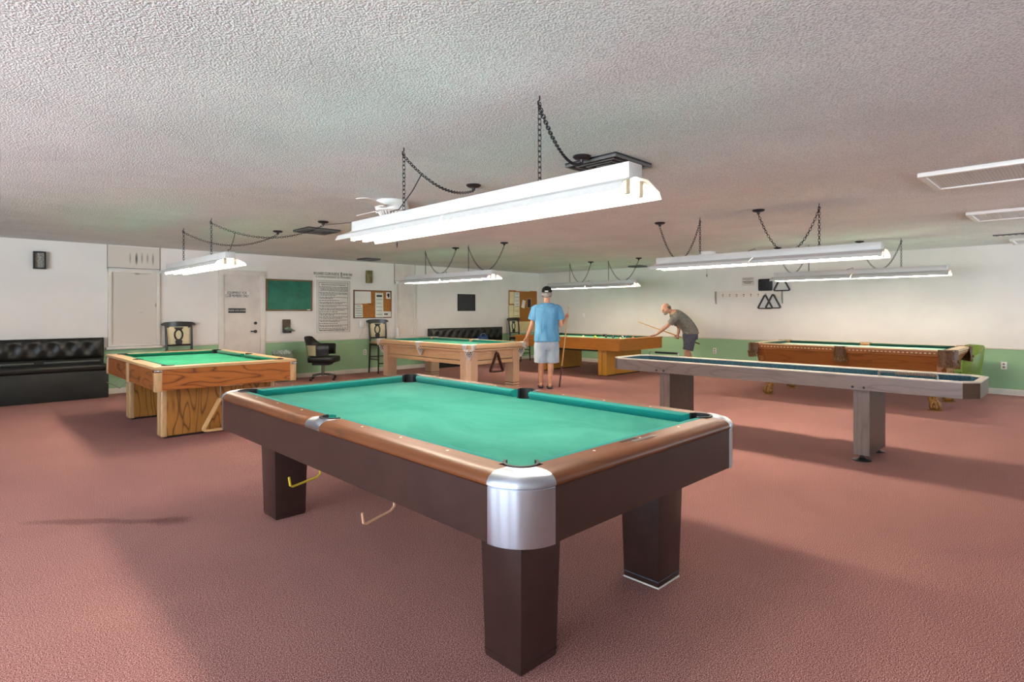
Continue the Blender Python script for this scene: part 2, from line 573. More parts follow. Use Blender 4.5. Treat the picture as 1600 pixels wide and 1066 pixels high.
MB().lathe([(0, 0), (.034, 0), (.036, .01), (.036, .16), (.02, .19), (.014, .2)], n=16).build('body', M['enamel'], bt)
MB().lathe([(0, .2), (.016, .2), (.016, .225), (0, .226)], n=12).build('cap', M['paper'], bt)

d = bpy.data.objects.new('door_1', None); COL.objects.link(d); d.location = (3.965, YL, 0)
struct(d, 'white equipment room door with two small signs', 'door')
c = MB()
c.box(-.425, -.33, -.03, 0, 0, 2.115, .005).box(.325, .425, -.03, 0, 0, 2.115, .005).box(-.425, .425, -.032, 0, 2.035, 2.125, .005)
c.build('casing', M['white'], d)
MB().box(-.33, .325, -.012, 0, .01, 2.035).build('slab', M['offwhite'], d)
k = MB()
k.tube([(.235, -.012, 1.125), (.235, -.03, 1.125)], .028, 16)
k.build('deadbolt', M['black'], d)
k = MB()
k.tube([(.235, -.012, .965), (.235, -.024, .965)], .032, 16)
k.tube([(.235, -.02, .965), (.235, -.06, .965), (.225, -.07, .966), (.13, -.07, .972)], .011, 8)
k.build('lever_handle', M['black'], d)
def wall_sign(name, x, z, wd, h, label, cat, m, dep=.004, y=YL, rim=None):
    r = thing(name, label, cat, (x, y, z))
    MB().box(-wd / 2, wd / 2, -dep, 0, -h / 2, h / 2).build('board', m, r, smooth=False)
    return r
s = wall_sign('door_sign', 3.865, 1.668, .45, .115, 'white notice with black capitals on the white door, upper one', 'sign', M['paper'], y=YL - .012)
text('EQUIPMENT FOR', .07, M['ink'], s, (0, -.0055, .028), ONL, sx=.66)
text('CLUB MEMBERS ONLY', .07, M['ink'], s, (0, -.0055, -.03), ONL, sx=.62)
s = wall_sign('door_sign', 3.865, 1.365, .31, .085, 'black notice with white capitals on the white door, lower one', 'sign', M['ink'], y=YL - .012)
text('PLEASE LOCK DOOR', .052, M['paper'], s, (0, -.0055, 0), ONL, sx=.62)

# ------------------------------------------------------------------ things hung on the left wall
def framed(name, x, z, wd, h, label, cat, mf, mi, fw=.025, dep=.025, inner='panel'):
    r = thing(name, label, cat, (x, YL, z))
    f = MB()
    f.box(-wd / 2, -wd / 2 + fw, -dep, 0, -h / 2, h / 2, .003).box(wd / 2 - fw, wd / 2, -dep, 0, -h / 2, h / 2, .003)
    f.box(-wd / 2 + fw, wd / 2 - fw, -dep, 0, h / 2 - fw, h / 2, .003).box(-wd / 2 + fw, wd / 2 - fw, -dep, 0, -h / 2, -h / 2 + fw, .003)
    f.build('frame', mf, r)
    MB().box(-wd / 2 + fw * .9, wd / 2 - fw * .9, -dep * .6, 0, -h / 2 + fw * .9, h / 2 - fw * .9).build(inner, mi, r, smooth=False)
    return r
M['grille_cloth'] = mat('silvery_grille_cloth', '8f8b84', .9, var=.3, vs=60)
framed('wall_speaker', .99, 2.13, .15, .265, 'small speaker with silvery grille and dark frame high above the black bench', 'speaker', M['black'], M['grille_cloth'], .02, .09, 'grille')
def chalk_mat():
    m, nt, p, N, K = new_mat('green_chalkboard')
    v = coords(nt)
    K.new(ramp(nt, noise(nt, v, 2.6, 5, .6, .8), [(.35, lin('0c5c46')), (.62, lin('17745a')), (.8, lin('4b9078'))]), p.inputs['Base Color'])
    p.inputs['Roughness'].default_value = .55
    return m
M['chalk'] = chalk_mat()
M['board_frame'] = wood('dark_oak_frame', '7a5a30', '4c3516', 'X', 4)
cb = framed('chalkboard', 4.87, 1.672, .94, .63, 'green chalkboard in a thin wooden frame right of the white door', 'chalkboard', M['board_frame'], M['chalk'], .03, .025, 'slate')
MB().box(-.45, .45, -.05, -.025, -.315, -.3, .003).build('chalk_ledge', M['board_frame'], cb)
ch = MB().box(5.22, 5.29, YL - .048, YL - .028, 1.372, 1.392, .006).build('chalk_eraser', M['paper'])
tag(ch, 'small white eraser at the lower right of the chalkboard ledge', 'eraser')

dp = thing('chalk_holder', 'brown wall box with a green rag hanging out, below the chalkboard', 'holder', (4.8, YL, 1.05))
M['brownbox'] = mat('brown_plastic', '4d3a1c', .5, var=.2, vs=20)
MB().box(-.075, .075, -.04, 0, -.12, .14, .008).build('back_plate', M['brownbox'], dp)
MB().box(-.075, .075, -.09, -.03, -.13, -.06, .008).build('tray', M['blackwood'], dp)
M['rag'] = mat('grey_green_rag', '6f8a72', .95, var=.15, vs=30)
rg = MB()
rg.tube([(-.06, -.075, -.05), (0, -.085, -.035), (.05, -.08, -.06), (.1, -.06, -.075), (.16, -.04, -.09)], [(.03, .02), (.045, .03), (.04, .03), (.025, .02), (.01, .01)], 10)
rag = rg.build('cleaning_rag', M['rag'])
rag.location = (4.8, YL, 1.05)
tag(rag, 'grey green rag lying in the brown wall box below the chalkboard', 'rag')

s = wall_sign('dues_sign', 5.81, 2.108, .9, .14, 'wide white club dues sign with bold black capitals, above the rules poster', 'sign', M['paper'])
text('BILLIARD CLUB DUES $', .078, M['ink'], s, (-.435, -.0055, .03), ONL, align='LEFT', sx=.70)
text('8', .125, M['ink'], s, (.165, -.0055, .027), ONL, align='LEFT', sx=.7)
text('.00 PER YEAR', .072, M['ink'], s, (.222, -.0055, .03), ONL, align='LEFT', sx=.52)
text('*5 TOWNS RESIDENT I.D. REQUIRED', .052, M['ink'], s, (0, -.0055, -.038), ONL, sx=.95)

M['poster'] = mat('glossy_poster', 'cfc9c0', .22, var=.02)
s = thing('rules_poster', 'tall white billiard room rules poster with black lettering and a double border', 'poster', (5.818, YL - .003, 1.455))
MB().box(-.385, .385, -.006, 0, -.552, .552).build('sheet', M['poster'], s, smooth=False)
b = MB()
for (hw, hh, t) in ((.375, .54, .003), (.335, .50, .007)):
    b.box(-hw, hw, -.0075, -.006, hh - t, hh).box(-hw, hw, -.0075, -.006, -hh, -hh + t).box(-hw, -hw + t, -.0075, -.006, -hh, hh).box(hw - t, hw, -.0075, -.006, -hh, hh)
b.build('border', M['ink'], s, smooth=False)
text('Billiard Room Rules & Regulations', .043, M['ink'], s, (0, -.0072, .455), ONL, sx=.93, shear=.1)
random.seed(3)
lines = MB()
z = .405
for n in (4, 3, 2, 1, 2, 2, 2, 1, 2, 2, 2, 1, 2, 1, 1):         # paragraphs of small print, too small to read
    for i in range(n):
        x = -.315 if i == 0 else -.30
        end = .31 if (i < n - 1 or n > 3) else random.uniform(-.05, .3)
        while x < end:
            q = random.uniform(.018, .06)
            lines.box(x, min(x + q, .315), -.0072, -.006, z - .0055, z + .0055)
            x += q + .012
        z -= .0265
    z -= .014
lines.build('lettering', M['ink'], s, smooth=False)

t = thing('wall_thermostat', 'narrow tan metal box on the wall above the cork board', 'thermostat', (6.648, YL, 2.115))
M['tanmetal'] = mat('tan_metal', '7d7346', .4, .3, var=.2, vs=12)
MB().box(-.07, .07, -.06, 0, -.14, .14, .008).build('body', M['tanmetal'], t)
MB().box(-.02, .02, -.066, -.058, -.10, .02, .004).build('pointer', M['brass'], t)

def paper(name, x, z, wd, h, label, cat, m=None, tilt=0, y=.0, marks=0, group=None, dark=None, on=YL):
    r = thing(name, label, cat, (x, on - y, z), 0, group)
    r.rotation_euler = (0, tilt, 0)
    sh = MB()
    n = 5
    rows = []
    for j in range(n + 1):                                         # slightly curled sheet
        zz = -h / 2 + h * j / n
        rows.append([(-wd / 2, -.001, zz), (wd / 2, -.001, zz), (wd / 2, -.004 - .012 * (1 - j / n) ** 2, zz), (-wd / 2, -.004 - .008 * (1 - j / n) ** 2, zz)])
    sh.loft(rows)
    sh.build('sheet', m or M['paper'], r, smooth=False)
    if marks:
        k = MB()
        for i in range(marks):
            zz = h * .38 - i * h * .76 / max(1, marks - 1) if marks > 1 else 0
            q = wd * random.uniform(.25, .42)
            yy = -.006 - .012 * (.5 - zz / h) ** 2
            k.box(-q, q, yy - .001, yy, zz - .004, zz + .004)
        k.build('lettering', M['ink'], r, smooth=False)
    if dark:
        k = MB()
        for (a, b_, c_, d_) in dark:
            yy = -.0055 - .012 * (.5 - (c_ + d_) / 2 / h) ** 2
            k.box(a, b_, yy - .002, yy, c_, d_)
        k.build('printed_picture', M['ink'], r, smooth=False)
    return r
M['cork_frame'] = wood('brown_frame', '6a4524', '3a2410', 'X', 4)
framed('cork_board', 6.757, 1.508, .955, .62, 'framed cork board pinned with papers, right of the rules poster', 'cork board', M['cork_frame'], M['cork'], .02, .022, 'cork_panel')
Y1 = .016
paper('notice_sheet', 6.385, 1.65, .16, .275, 'white sheet at the upper left of the framed cork board', 'paper', y=Y1, marks=0)
paper('notice_sheet', 6.53, 1.655, .145, .27, 'second white sheet from the left along the top of the framed cork board', 'paper', y=Y1)
paper('notice_sheet', 6.65, 1.66, .1, .26, 'narrow white sheet third along the top of the framed cork board', 'paper', y=Y1)
paper('notice_sheet', 6.40, 1.36, .19, .28, 'white printed list at the lower left of the framed cork board', 'paper', y=Y1, marks=5)
paper('notice_sheet', 6.915, 1.49, .205, .55, 'tall pale printed sheet right of centre on the framed cork board', 'paper', mat('pale_mint_paper', 'd3d8cc', .8), y=Y1, marks=6, dark=[(-.07, .07, .185, .225)])
paper('notice_card', 7.145, 1.71, .11, .15, 'white card with a black picture at the upper right of the framed cork board', 'card', y=Y1, dark=[(-.012, .03, -.05, .045), (-.03, .0, -.01, .03)])
paper('notice_card', 7.11, 1.285, .2, .125, 'white card with two black blots at the lower right of the framed cork board', 'card', y=Y1 + .012, dark=[(-.075, -.04, -.02, .02), (-.03, .01, -.02, .02)])
pins = 0
for (px, pz) in ((6.665, 1.505), (6.70, 1.50), (6.755, 1.505)):
    pp = MB().ell((0, 0, 0), (.012, .012, .012), n=8, m=6).build('push_pin', mat('red_pin', '7c2c1c', .4))
    pp.location = (px, YL - .022, pz)
    tag(pp, 'dark red push pin on bare cork below the top sheets', 'push pin', 'push pins on the framed cork board')

ph = thing('wall_telephone', 'white wall telephone with a dangling cord under the cork board', 'telephone', (6.49, YL, 1.07))
MB().box(-.085, .085, -.05, 0, -.085, .085, .012).build('base', M['enamel'], ph)
MB().box(-.05, -.005, -.085, -.05, -.08, .08, .012).build('handset', M['paper'], ph)
MB().box(.02, .07, -.056, -.048, -.06, .05, .003).build('keypad', M['offwhite'], ph)
MB().tube([(.0, -.03, -.08), (-.01, -.035, -.16), (-.04, -.03, -.24), (-.06, -.02, -.29)], .006, 6).build('cord', M['paper'], ph)
def outlet(x, y, z, facing, label, switch=False, group=None):
    r = thing('light_switch' if switch else 'wall_outlet', label, 'switch' if switch else 'outlet', (x, y, z), 0 if facing == 'L' else -PI / 2, group)
    MB().box(-.038, .038, -.007, 0, -.06, .06, .003).build('cover_plate', M['enamel'], r)
    if switch:
        MB().box(-.006, .006, -.02, -.006, -.012, .012, .002).build('toggle', M['enamel'], r)
    else:
        for zz in (-.025, .025):
            MB().prism(arc((0, zz), .017, 0, 2 * PI, 12)[:-1], -.011, -.006, 'Y').build('socket', M['grille_cloth'], r)
    return r
outlet(6.56, YL, .447, 'L', 'white outlet on the green part of the left wall beside the stool')
outlet(XR, 9.64, 1.237, 'R', 'white light switch on the right wall above the honey oak table', True)
outlet(XR, 5.93, .467, 'R', 'white outlet on the green right wall behind the leaning man')
outlet(XR, 1.008, .47, 'R', 'white outlet on the green right wall beside the green armchair')
framed('framed_board', 9.48, 1.573, .58, .43, 'square black board in a black frame above the far black bench', 'board', M['black'], mat('black_slate', '24252a', .5, var=.2), .025, .025, 'panel')

cb2 = thing('cork_board', 'tall frameless cork board in the corner behind the man in blue', 'cork board', (11.56, YL - .002, 1.47))
MB().box(-.565, .565, -.018, 0, -.41, .46, .003).build('cork_panel', M['cork'], cb2)
MB().box(-.3, .25, -.03, -.018, .44, .48, .004).build('paper_strip', M['paper'], cb2)
paper('notice_sheet', 11.10, 1.72, .17, .33, 'yellowed sheet at the upper left of the corner cork board', 'paper', M['cream_paper'], y=.0215)
paper('notice_sheet', 11.30, 1.69, .2, .38, 'cream sheet second from the left at the top of the corner cork board', 'paper', M['paper'], y=.0215, marks=4)
paper('notice_sheet', 11.08, 1.34, .17, .36, 'yellowed sheet at the lower left of the corner cork board', 'paper', M['cream_paper'], y=.0215)
paper('notice_sheet', 11.29, 1.35, .22, .34, 'cream sheet below the second sheet of the corner cork board', 'paper', M['cream_paper'], y=.0215, marks=3)
paper('notice_sheet', 11.56, 1.55, .12, .22, 'small tilted white slip in the middle of the corner cork board', 'paper', M['paper'], tilt=.28, y=.0215)
ph2 = framed('photo_print', 11.78, 1.575, .19, .28, 'small dark picture with a tan border on the corner cork board', 'picture', mat('tan_mount', 'a8875a', .7), mat('dark_print', '2c1e28', .5, var=.5, vs=30), .025, .02, 'print')
ph2.location.y = YL - .0215
cp = MB().box(11.0, 12.1, YL - .022, YL - .017, .78, 1.06).build('cream_panel', mat('cream_board', 'd8c794', .7, var=.04))
tag(cp, 'cream board on the wall under the corner cork board', 'panel')

# ------------------------------------------------------------------ things hung on the right wall
def on_right(y, z):
    return (XR, y, z)
nt_ = thing('wall_notice', 'small white printed notice on the right wall left of the black ball tray', 'notice', on_right(5.185, 1.99), -PI / 2)
MB().box(-.13, .13, -.004, 0, -.09, .09).build('sheet', M['poster'], nt_, smooth=False)
k = MB()
for (zz, q, t) in ((.07, .1, .003), (.05, .11, .004), (.025, .05, .003), (-.005, .11, .008), (-.035, .07, .008)):
    x = -q
    while x < q:
        wd = random.uniform(.012, .03); k.box(x, min(x + wd, q), -.0052, -.004, zz - t, zz + t); x += wd + .006
k.build('lettering', M['ink'], nt_, smooth=False)

tr = thing('ball_tray', 'black plastic ball tray hung on the right wall beside the notice', 'ball tray', on_right(4.81, 1.905), -PI / 2)
MB().prism(rrect(-.14, .14, -.125, .125, .03), -.05, 0, 'Y', .008).build('tray', M['rubber'], tr)
for i in range(4):
    for j in range(4):
        a = [(-.098 + i * .065 + .027 * math.cos(q * PI / 5), -.053, -.088 + j * .058 + .025 * math.sin(q * PI / 5)) for q in range(10)]
        MB().tube(a, .005, 5, loop=True).build('ball_cup', M['black'], tr)

def triangle_path(sz, r=.035):
    h = sz * .95
    P = [(-sz / 2, 0), (sz / 2, 0), (0, h)]
    pts = []
    for i in range(3):
        p, a, b = Vector(P[i]), Vector(P[i - 1]), Vector(P[(i + 1) % 3])
        u, v = (a - p).normalized(), (b - p).normalized()
        for q in (0, .25, .5, .75, 1):
            pts.append(p + u * (r * (1 - q) ** 2 * 1.2) + v * (r * q ** 2 * 1.2))
    return pts
def triangle_rack(name, sz, m, label, loc, rz, tilt=0, thick=.011, group=None):
    """billiard triangle hanging by its apex; local origin at the apex, hanging down in the XZ plane"""
    pts = triangle_path(sz)
    h = sz * .95
    rings = []
    n = len(pts)
    cen = Vector((0, h * .36))
    for i in range(n):
        p = pts[i]
        t = (pts[(i + 1) % n] - pts[i - 1]).normalized()
        nn = Vector((t.y, -t.x))
        if nn.dot(p - cen) < 0: nn = -nn
        rings.append([(p.x + nn.x * a, b, p.y - h + nn.y * a) for a, b in ((0, -.028), (thick, -.024), (thick, .024), (0, .028), (-thick, .024), (-thick, -.024))])
    o = MB().loft(rings, loop=True).build(name, m)
    o.location = loc
    o.rotation_euler = (0, tilt, rz)
    return tag(o, label, 'ball rack', group)
M['darkplastic'] = mat('black_brown_plastic', '1c1310', .4)
M['brownplastic'] = mat('brown_plastic_rack', '3b1c14', .4)
triangle_rack('triangle_rack', .33, M['darkplastic'], 'dark triangle ball rack hung beside the ball tray, partly behind the lamp', (XR - .033, 4.475, 2.09), -PI / 2)
triangle_rack('triangle_rack', .31, M['darkplastic'], 'dark triangle ball rack on the cue rack, left one of the crossed pair', (XR - .035, 4.81, 1.705), -PI / 2)
triangle_rack('triangle_rack', .31, M['darkplastic'], 'dark triangle ball rack on the cue rack, right one of the crossed pair', (XR - .097, 4.625, 1.715), -PI / 2)
cr = thing('cue_rack', 'pale wall cue rack with a row of small clips on the right wall', 'cue rack', on_right(5.185, 1.70), -PI / 2)
MB().box(-.76, .74, -.008, 0, -.06, .09, .003).build('back_board', mat('cream_board_paint', 'e2d9cd', .6, var=.03), cr)
for x in (-.715, .715):
    MB().prism([(0, .09), (-.03, .09), (-.045, 0), (-.04, -.1), (-.012, -.19), (0, -.19)], x - .012, x + .012, 'X', .003).build('bracket', mat('grey_bracket', '8f887e', .6), cr)
for i in range(7):
    q = MB()
    x = -.55 + i * .155
    q.box(x - .014, x + .014, -.03, -.008, .004, .018, .003).box(x - .01, x + .01, -.024, -.008, -.03, -.018, .003)
    q.build('clip', mat('dark_clip', '3f2f26', .5) if i == 0 else bpy.data.materials['dark_clip'], cr)
for (y, z, nm) in ((4.475, 2.095, 'upper'), ):
    nl = MB().tube([(XR, y, z), (XR - .06, y, z + .006)], .004, 6).build('wall_nail', M['black'])
    tag(nl, 'nail in the right wall holding the single triangle rack', 'nail')

# ------------------------------------------------------------------ ceiling fittings
def vent(x, y, sz, label):
    r = thing('ceiling_vent', label, 'vent', (x, y, HC), 0, 'dark ceiling vents')
    h = sz / 2
    f = MB()
    f.prism([(-h, -h), (h, -h), (h, h), (-h, h)], -.012, 0).prism([(-h * .9, -h * .9), (h * .9, -h * .9), (h * .9, h * .9), (-h * .9, h * .9)], -.014, -.012)
    f.build('backing', M['black'], r, smooth=False)
    for k_ in range(4):
        q = h * (1 - .24 * k_); t = h * .06
        s_ = MB()
        s_.box(-q, q, -q, -q + t, -.03, -.01).box(-q, q, q - t, q, -.03, -.01).box(-q, -q + t, -q + t, q - t, -.03, -.01).box(q - t, q, -q + t, q - t, -.03, -.01)
        s_.build('louvre_ring', M['vent_metal'], r, smooth=False)
    return r
M['vent_metal'] = mat('grey_vent_metal', '6d6a68', .45, .5)
vent(3.46, 2.50, .45, 'dark square ceiling vent beside the near lamp')
vent(3.52, 7.30, .45, 'dark square ceiling vent beyond the far end of the near lamp')
vent(6.24, 10.58, .35, 'dark ceiling vent close to the left wall above the cork board')
vent(11.8, 3.66, .33, 'dark ceiling vent near the right wall above the carved table')
vent(11.8, 6.5, .33, 'dark ceiling vent near the right wall above the leaning man')
vent(11.85, 7.7, .33, 'dark ceiling vent near the right wall beyond the far lamp')
sl = thing('slot_diffuser', 'long black slot diffuser on the ceiling by the right wall', 'vent', (10.68, .6, HC))
MB().box(-.03, .03, -.42, .4, -.012, 0).build('frame', M['black'], sl, smooth=False)
for i in range(12):
    MB().box(-.024, .024, -.41 + i * .068, -.41 + i * .068 + .03, -.02, -.01).build('fin', M['vent_metal'], sl, smooth=False)

def lens_mat():
    m, nt, p, N, K = new_mat('prismatic_lens')
    v = coords(nt)
    wv = nt.nodes.new('ShaderNodeTexWave'); wv.inputs['Scale'].default_value = 14; wv.bands_direction = 'Y'
    K.new(v, wv.inputs['Vector'])
    K.new(ramp(nt, wv.outputs['Fac'], [(0, lin('b9babd')), (1, lin('cfd0d2'))]), p.inputs['Base Color'])
    p.inputs['Roughness'].default_value = .4
    bump(nt, p, wv.outputs['Fac'], .2, .01)
    return m
M['lens'] = lens_mat()
def flush_light(x, y, label):
    r = thing('ceiling_light', label, 'ceiling light', (x, y, HC), 0, 'unlit flush ceiling lights')
    f = MB()
    hx, hy = .365, .61
    for (a, b, c_, d_) in ((-hx, -hx + .05, -hy, hy), (hx - .05, hx, -hy, hy), (-hx + .05, hx - .05, -hy, -hy + .05), (-hx + .05, hx - .05, hy - .05, hy)):
        f.box(a, b, c_, d_, -.035, 0, .005)
    f.build('frame', M['enamel'], r)
    MB().box(-hx + .045, hx - .045, -hy + .045, hy - .045, -.022, 0).build('diffuser', M['lens'], r, smooth=False)
flush_light(5.81, .36, 'unlit flush ceiling light nearest, at the upper right')
flush_light(8.35, .37, 'unlit flush ceiling light in the middle of the row at the right')
flush_light(11.75, .27, 'unlit flush ceiling light closest to the right wall')

def ceiling_fan(x, y, label, rot):
    r = thing('ceiling_fan', label, 'ceiling fan', (x, y, HC), rot)
    MB().lathe([(0, 0), (.15, 0), (.155, -.02), (.165, -.06), (.155, -.10), (.12, -.115), (0, -.12)], n=32).build('motor_housing', M['enamel'], r)
    g = MB()
    for i in range(24):
        a = 2 * PI * i / 24
        g.tube([(.13 * math.cos(a), .13 * math.sin(a), -.112), (.105 * math.cos(a), .105 * math.sin(a), -.15), (.06 * math.cos(a), .06 * math.sin(a), -.17)], .007, 5)
    g.lathe([(0, -.165), (.065, -.165), (.065, -.18), (0, -.19)], n=16)
    g.build('vented_cover', M['enamel'], r)
    for i in range(3):
        a = 2 * PI / 3 * i
        b = MB()
        b.prism(rrect(.2, .60, -.065, .065, .04), -.085, -.079)
        b.prism([(.14, -.02), (.24, -.035), (.24, .035), (.14, .02)], -.092, -.084)
        b.move(Matrix.Rotation(a, 4, 'Z'))
        b.build('blade', M['enamel'], r)
    pc = MB().tube([(.05, 0, -.18), (.05, 0, -.40)], .002, 5).tube([(.05, 0, -.40), (.05, 0, -.43), (.05, 0, -.46)], [.004, .009, .004], 6)
    pc.build('pull_chain', M['black'], r)
ceiling_fan(3.13, 4.87, 'white ceiling fan behind the near hanging lamp', -.52)
ceiling_fan(9.96, 4.98, 'white ceiling fan behind the lamp over the long shuffleboard', .6)

# ------------------------------------------------------------------ hanging fluorescent lamps
def link_loop(mb, c, t, up, ln=.034, wd=.02, r=.0028, n=10):
    t = t.normalized(); u = (up - t * up.dot(t)).normalized()
    pts = []
    for i in range(n):
        a = 2 * PI * i / n
        ex = math.cos(a); ey = math.sin(a)
        k_ = (ln - wd) / 2
        pts.append(c + t * (ex * wd / 2 + (k_ if ex > 0 else -k_)) + u * (ey * wd / 2))
    mb.tube(pts, r, 4, loop=True)
def chain(pts, step=.027):
    mb = MB()
    pts = [Vector(p) for p in pts]
    acc, flip = 0, 0
    for i in range(len(pts) - 1):
        a, b = pts[i], pts[i + 1]
        seg = (b - a).length
        t = (b - a) / seg
        while acc < seg:
            side = t.cross(Vector((0, 0, 1)))
            if side.length < .1: side = Vector((1, 0, 0))
            side.normalize()
            up = side if flip % 2 else side.cross(t)
            link_loop(mb, a + t * acc, t, up)
            flip += 1
            acc += step
        acc -= seg
    return mb
def swag(a, b, sag, n=24):
    a, b = Vector(a), Vector(b)
    return [a.lerp(b, i / n) - Vector((0, 0, sag * 4 * (i / n) * (1 - i / n))) for i in range(n + 1)]
LZ = 1.865
def lamp(x, y0, y1, hooks, cans, sag, label, cord=(1, 10, 0)):
    """two tandem 4-ft troughs; hooks and canopies are given in world x,y"""
    yc = (y0 + y1) / 2
    hl = (y1 - y0) / 2
    r = thing('hanging_lamp', label, 'lamp', (x, yc, LZ), 0, 'fluorescent lamps hung over the tables')
    MB().box(-.052, .052, -hl + .03, hl - .03, .07, .142, .004).build('housing', M['lamp_enamel'], r)
    for sgn in (-1, 1):
        a, b = (.004, hl) if sgn > 0 else (-hl, -.004)
        prof = [(-.05, .072), (-.145, .035), (-.165, 0), (-.162, -.001), (-.142, .033), (-.05, .069), (.05, .069), (.142, .033), (.162, -.001), (.165, 0), (.145, .035), (.05, .072)]
        MB().prism(prof, a, b, 'Y').build('reflector', M['lamp_enamel'], r, smooth=False)
        for sx in (-1, 1):
            lo, hi = min(a, b) + .055, max(a, b) - .055
            MB().tube([(sx * .05, lo, .022), (sx * .05, hi, .022)], .019, 12).build('tube', M['tube'], r)
            for yy, e in ((lo, -1), (hi, 1)):
                k_ = MB()
                k_.box(sx * .05 - .016, sx * .05 + .016, yy + (0 if e > 0 else -.022), yy + (.022 if e > 0 else 0), .0, .072, .004)
                k_.build('tube_holder', M['tombstone'], r)
    for (hx, hy), (cx, cy) in zip(hooks, cans):
        h = Vector((hx - x, hy - yc, HC - LZ))
        c = Vector((cx - x, cy - yc, HC - LZ))
        hk = MB().tube([h, h - Vector((0, 0, .02)), h - Vector((.012, 0, .032)), h - Vector((.012, 0, .045)), h - Vector((0, 0, .052)), h + Vector((.01, 0, -.045))], .004, 6)
        hk.build('hook', M['black'], r)
        low = Vector((max(-.05, min(.05, h.x)), h.y, .142))
        chain([h - Vector((0, 0, .05)), low]).build('drop_chain', M['black'], r)
        chain(swag(h - Vector((0, 0, .055)), c - Vector((0, 0, .05)), sag)).build('swag_chain', M['black'], r)
        cn = MB().lathe([(0, 0), (.062, 0), (.064, -.008), (.05, -.02), (.018, -.026), (.012, -.05), (0, -.052)], tuple(c), 24)
        cn.build('canopy', M['black'], r)
    ci, ck, cy_ = cord
    h = Vector((hooks[ci][0] - x, hooks[ci][1] - yc, HC - LZ)); c = Vector((cans[ci][0] - x, cans[ci][1] - yc, HC - LZ))
    sp = swag(h - Vector((0, 0, .055)), c - Vector((0, 0, .05)), sag)[ck]
    e = Vector((0, cy_, .14))
    MB().tube([sp, sp.lerp(e, .3) + Vector((0, 0, -.03)), sp.lerp(e, .75) + Vector((0, 0, -.03)), e + Vector((0, 0, .03)), e], .0035, 6).build('power_cord', M['black'], r)
    return r
M['tombstone'] = mat('tube_holder_white', 'd6c9ae', .5)
lamp(2.14, 1.37, 3.81, [(2.126, 1.958), (2.159, 3.214)], [(3.163, 2.511), (3.222, 3.739)], .10, 'large white fluorescent lamp over the near brown table', (1, 5, .75))
lamp(2.20, 6.59, 9.03, [(2.20, 7.258), (2.20, 8.366)], [(3.237, 6.543), (3.187, 7.761)], .16, 'short looking white fluorescent lamp over the dark oak table at left', (0, 5, -1.12))
xc_ = MB().tube([(2.14, 3.36, 2.02), (2.3, 3.75, 2.04), (2.75, 5.2, 2.22), (3.237, 6.543, 2.40)], .0035, 6).build('extension_cord', M['black'])
tag(xc_, 'thin dark cord stretched from the near lamp to the ceiling canopy beside the square vent', 'cord')
lamp(6.10, 6.57, 9.01, [(6.10, 7.207), (6.08, 8.369)], [(6.282, 6.546), (6.197, 7.661)], .38, 'white fluorescent lamp over the blond table')
lamp(10.08, 6.58, 9.02, [(10.09, 7.285), (10.04, 8.315)], [(10.06, 6.511), (10.09, 7.762)], .40, 'white fluorescent lamp farthest away, over the honey oak table')
lamp(6.24, 1.35, 3.79, [(6.25, 1.931), (6.23, 3.203)], [(6.196, 2.516), (6.232, 3.732)], .42, 'white fluorescent lamp over the long shuffleboard')
lamp(10.1, 1.41, 3.85, [(10.13, 2.001), (10.06, 3.266)], [(10.105, 2.543), (10.127, 3.786)], .40, 'white fluorescent lamp over the carved oak table at right')

# ------------------------------------------------------------------ pool tables
CLOTH_A = cloth_mat('teal_cloth', '0b7669', '31897b')
CLOTH_B = cloth_mat('green_cloth', '0c8a60', '2ea37c')
CLOTH_C = cloth_mat('sea_green_cloth', '2fa287', '4fb59a')
CLOTH_D = cloth_mat('pale_green_cloth', '5fae86', '88c49c')
CLOTH_E = cloth_mat('mint_cloth', '8fc8b4', 'b2d6c6')
def cushion_cloth(name, c): return cloth_mat(name, c, c)

def bed_poly(bx, by, cc, cs, pr, hx, hy):
    """bed outline with pocket bites; corner pocket centres at (hx-cc, hy-cc), side centres at hx-cs"""
    px, py = hx - cc, hy - cc
    sx = hx - cs
    pts = []
    dx, dy = bx - px, by - py
    def corner(sgx, sgy):
        e = math.sqrt(max(1e-6, pr * pr - dx * dx)); f = math.sqrt(max(1e-6, pr * pr - dy * dy))
        a0, a1 = math.atan2(-e, dx), math.atan2(dy, -f)
        if a1 > 0: a1 -= 2 * PI
        A = [(px + pr * math.cos(a0 + (a1 - a0) * i / 10), py + pr * math.sin(a0 + (a1 - a0) * i / 10)) for i in range(11)]
        return [(sgx * x, sgy * y) for x, y in A]
    def side(sg):
        q = bx - sx
        e = math.sqrt(max(1e-6, pr * pr - q * q))
        a0 = math.atan2(-e, q); a1 = math.atan2(e, q)
        if a1 > 0: a1 -= 2 * PI
        A = [(sx + pr * math.cos(a0 + (a1 - a0) * i / 10), pr * math.sin(a0 + (a1 - a0) * i / 10)) for i in range(11)]
        return [(sg * x, sg * y) for x, y in A]
    pts += corner(1, -1)[::-1]
    pts += side(1)
    pts += corner(1, 1)
    pts += corner(-1, 1)[::-1]
    pts += side(-1)
    pts += corner(-1, -1)
    return pts

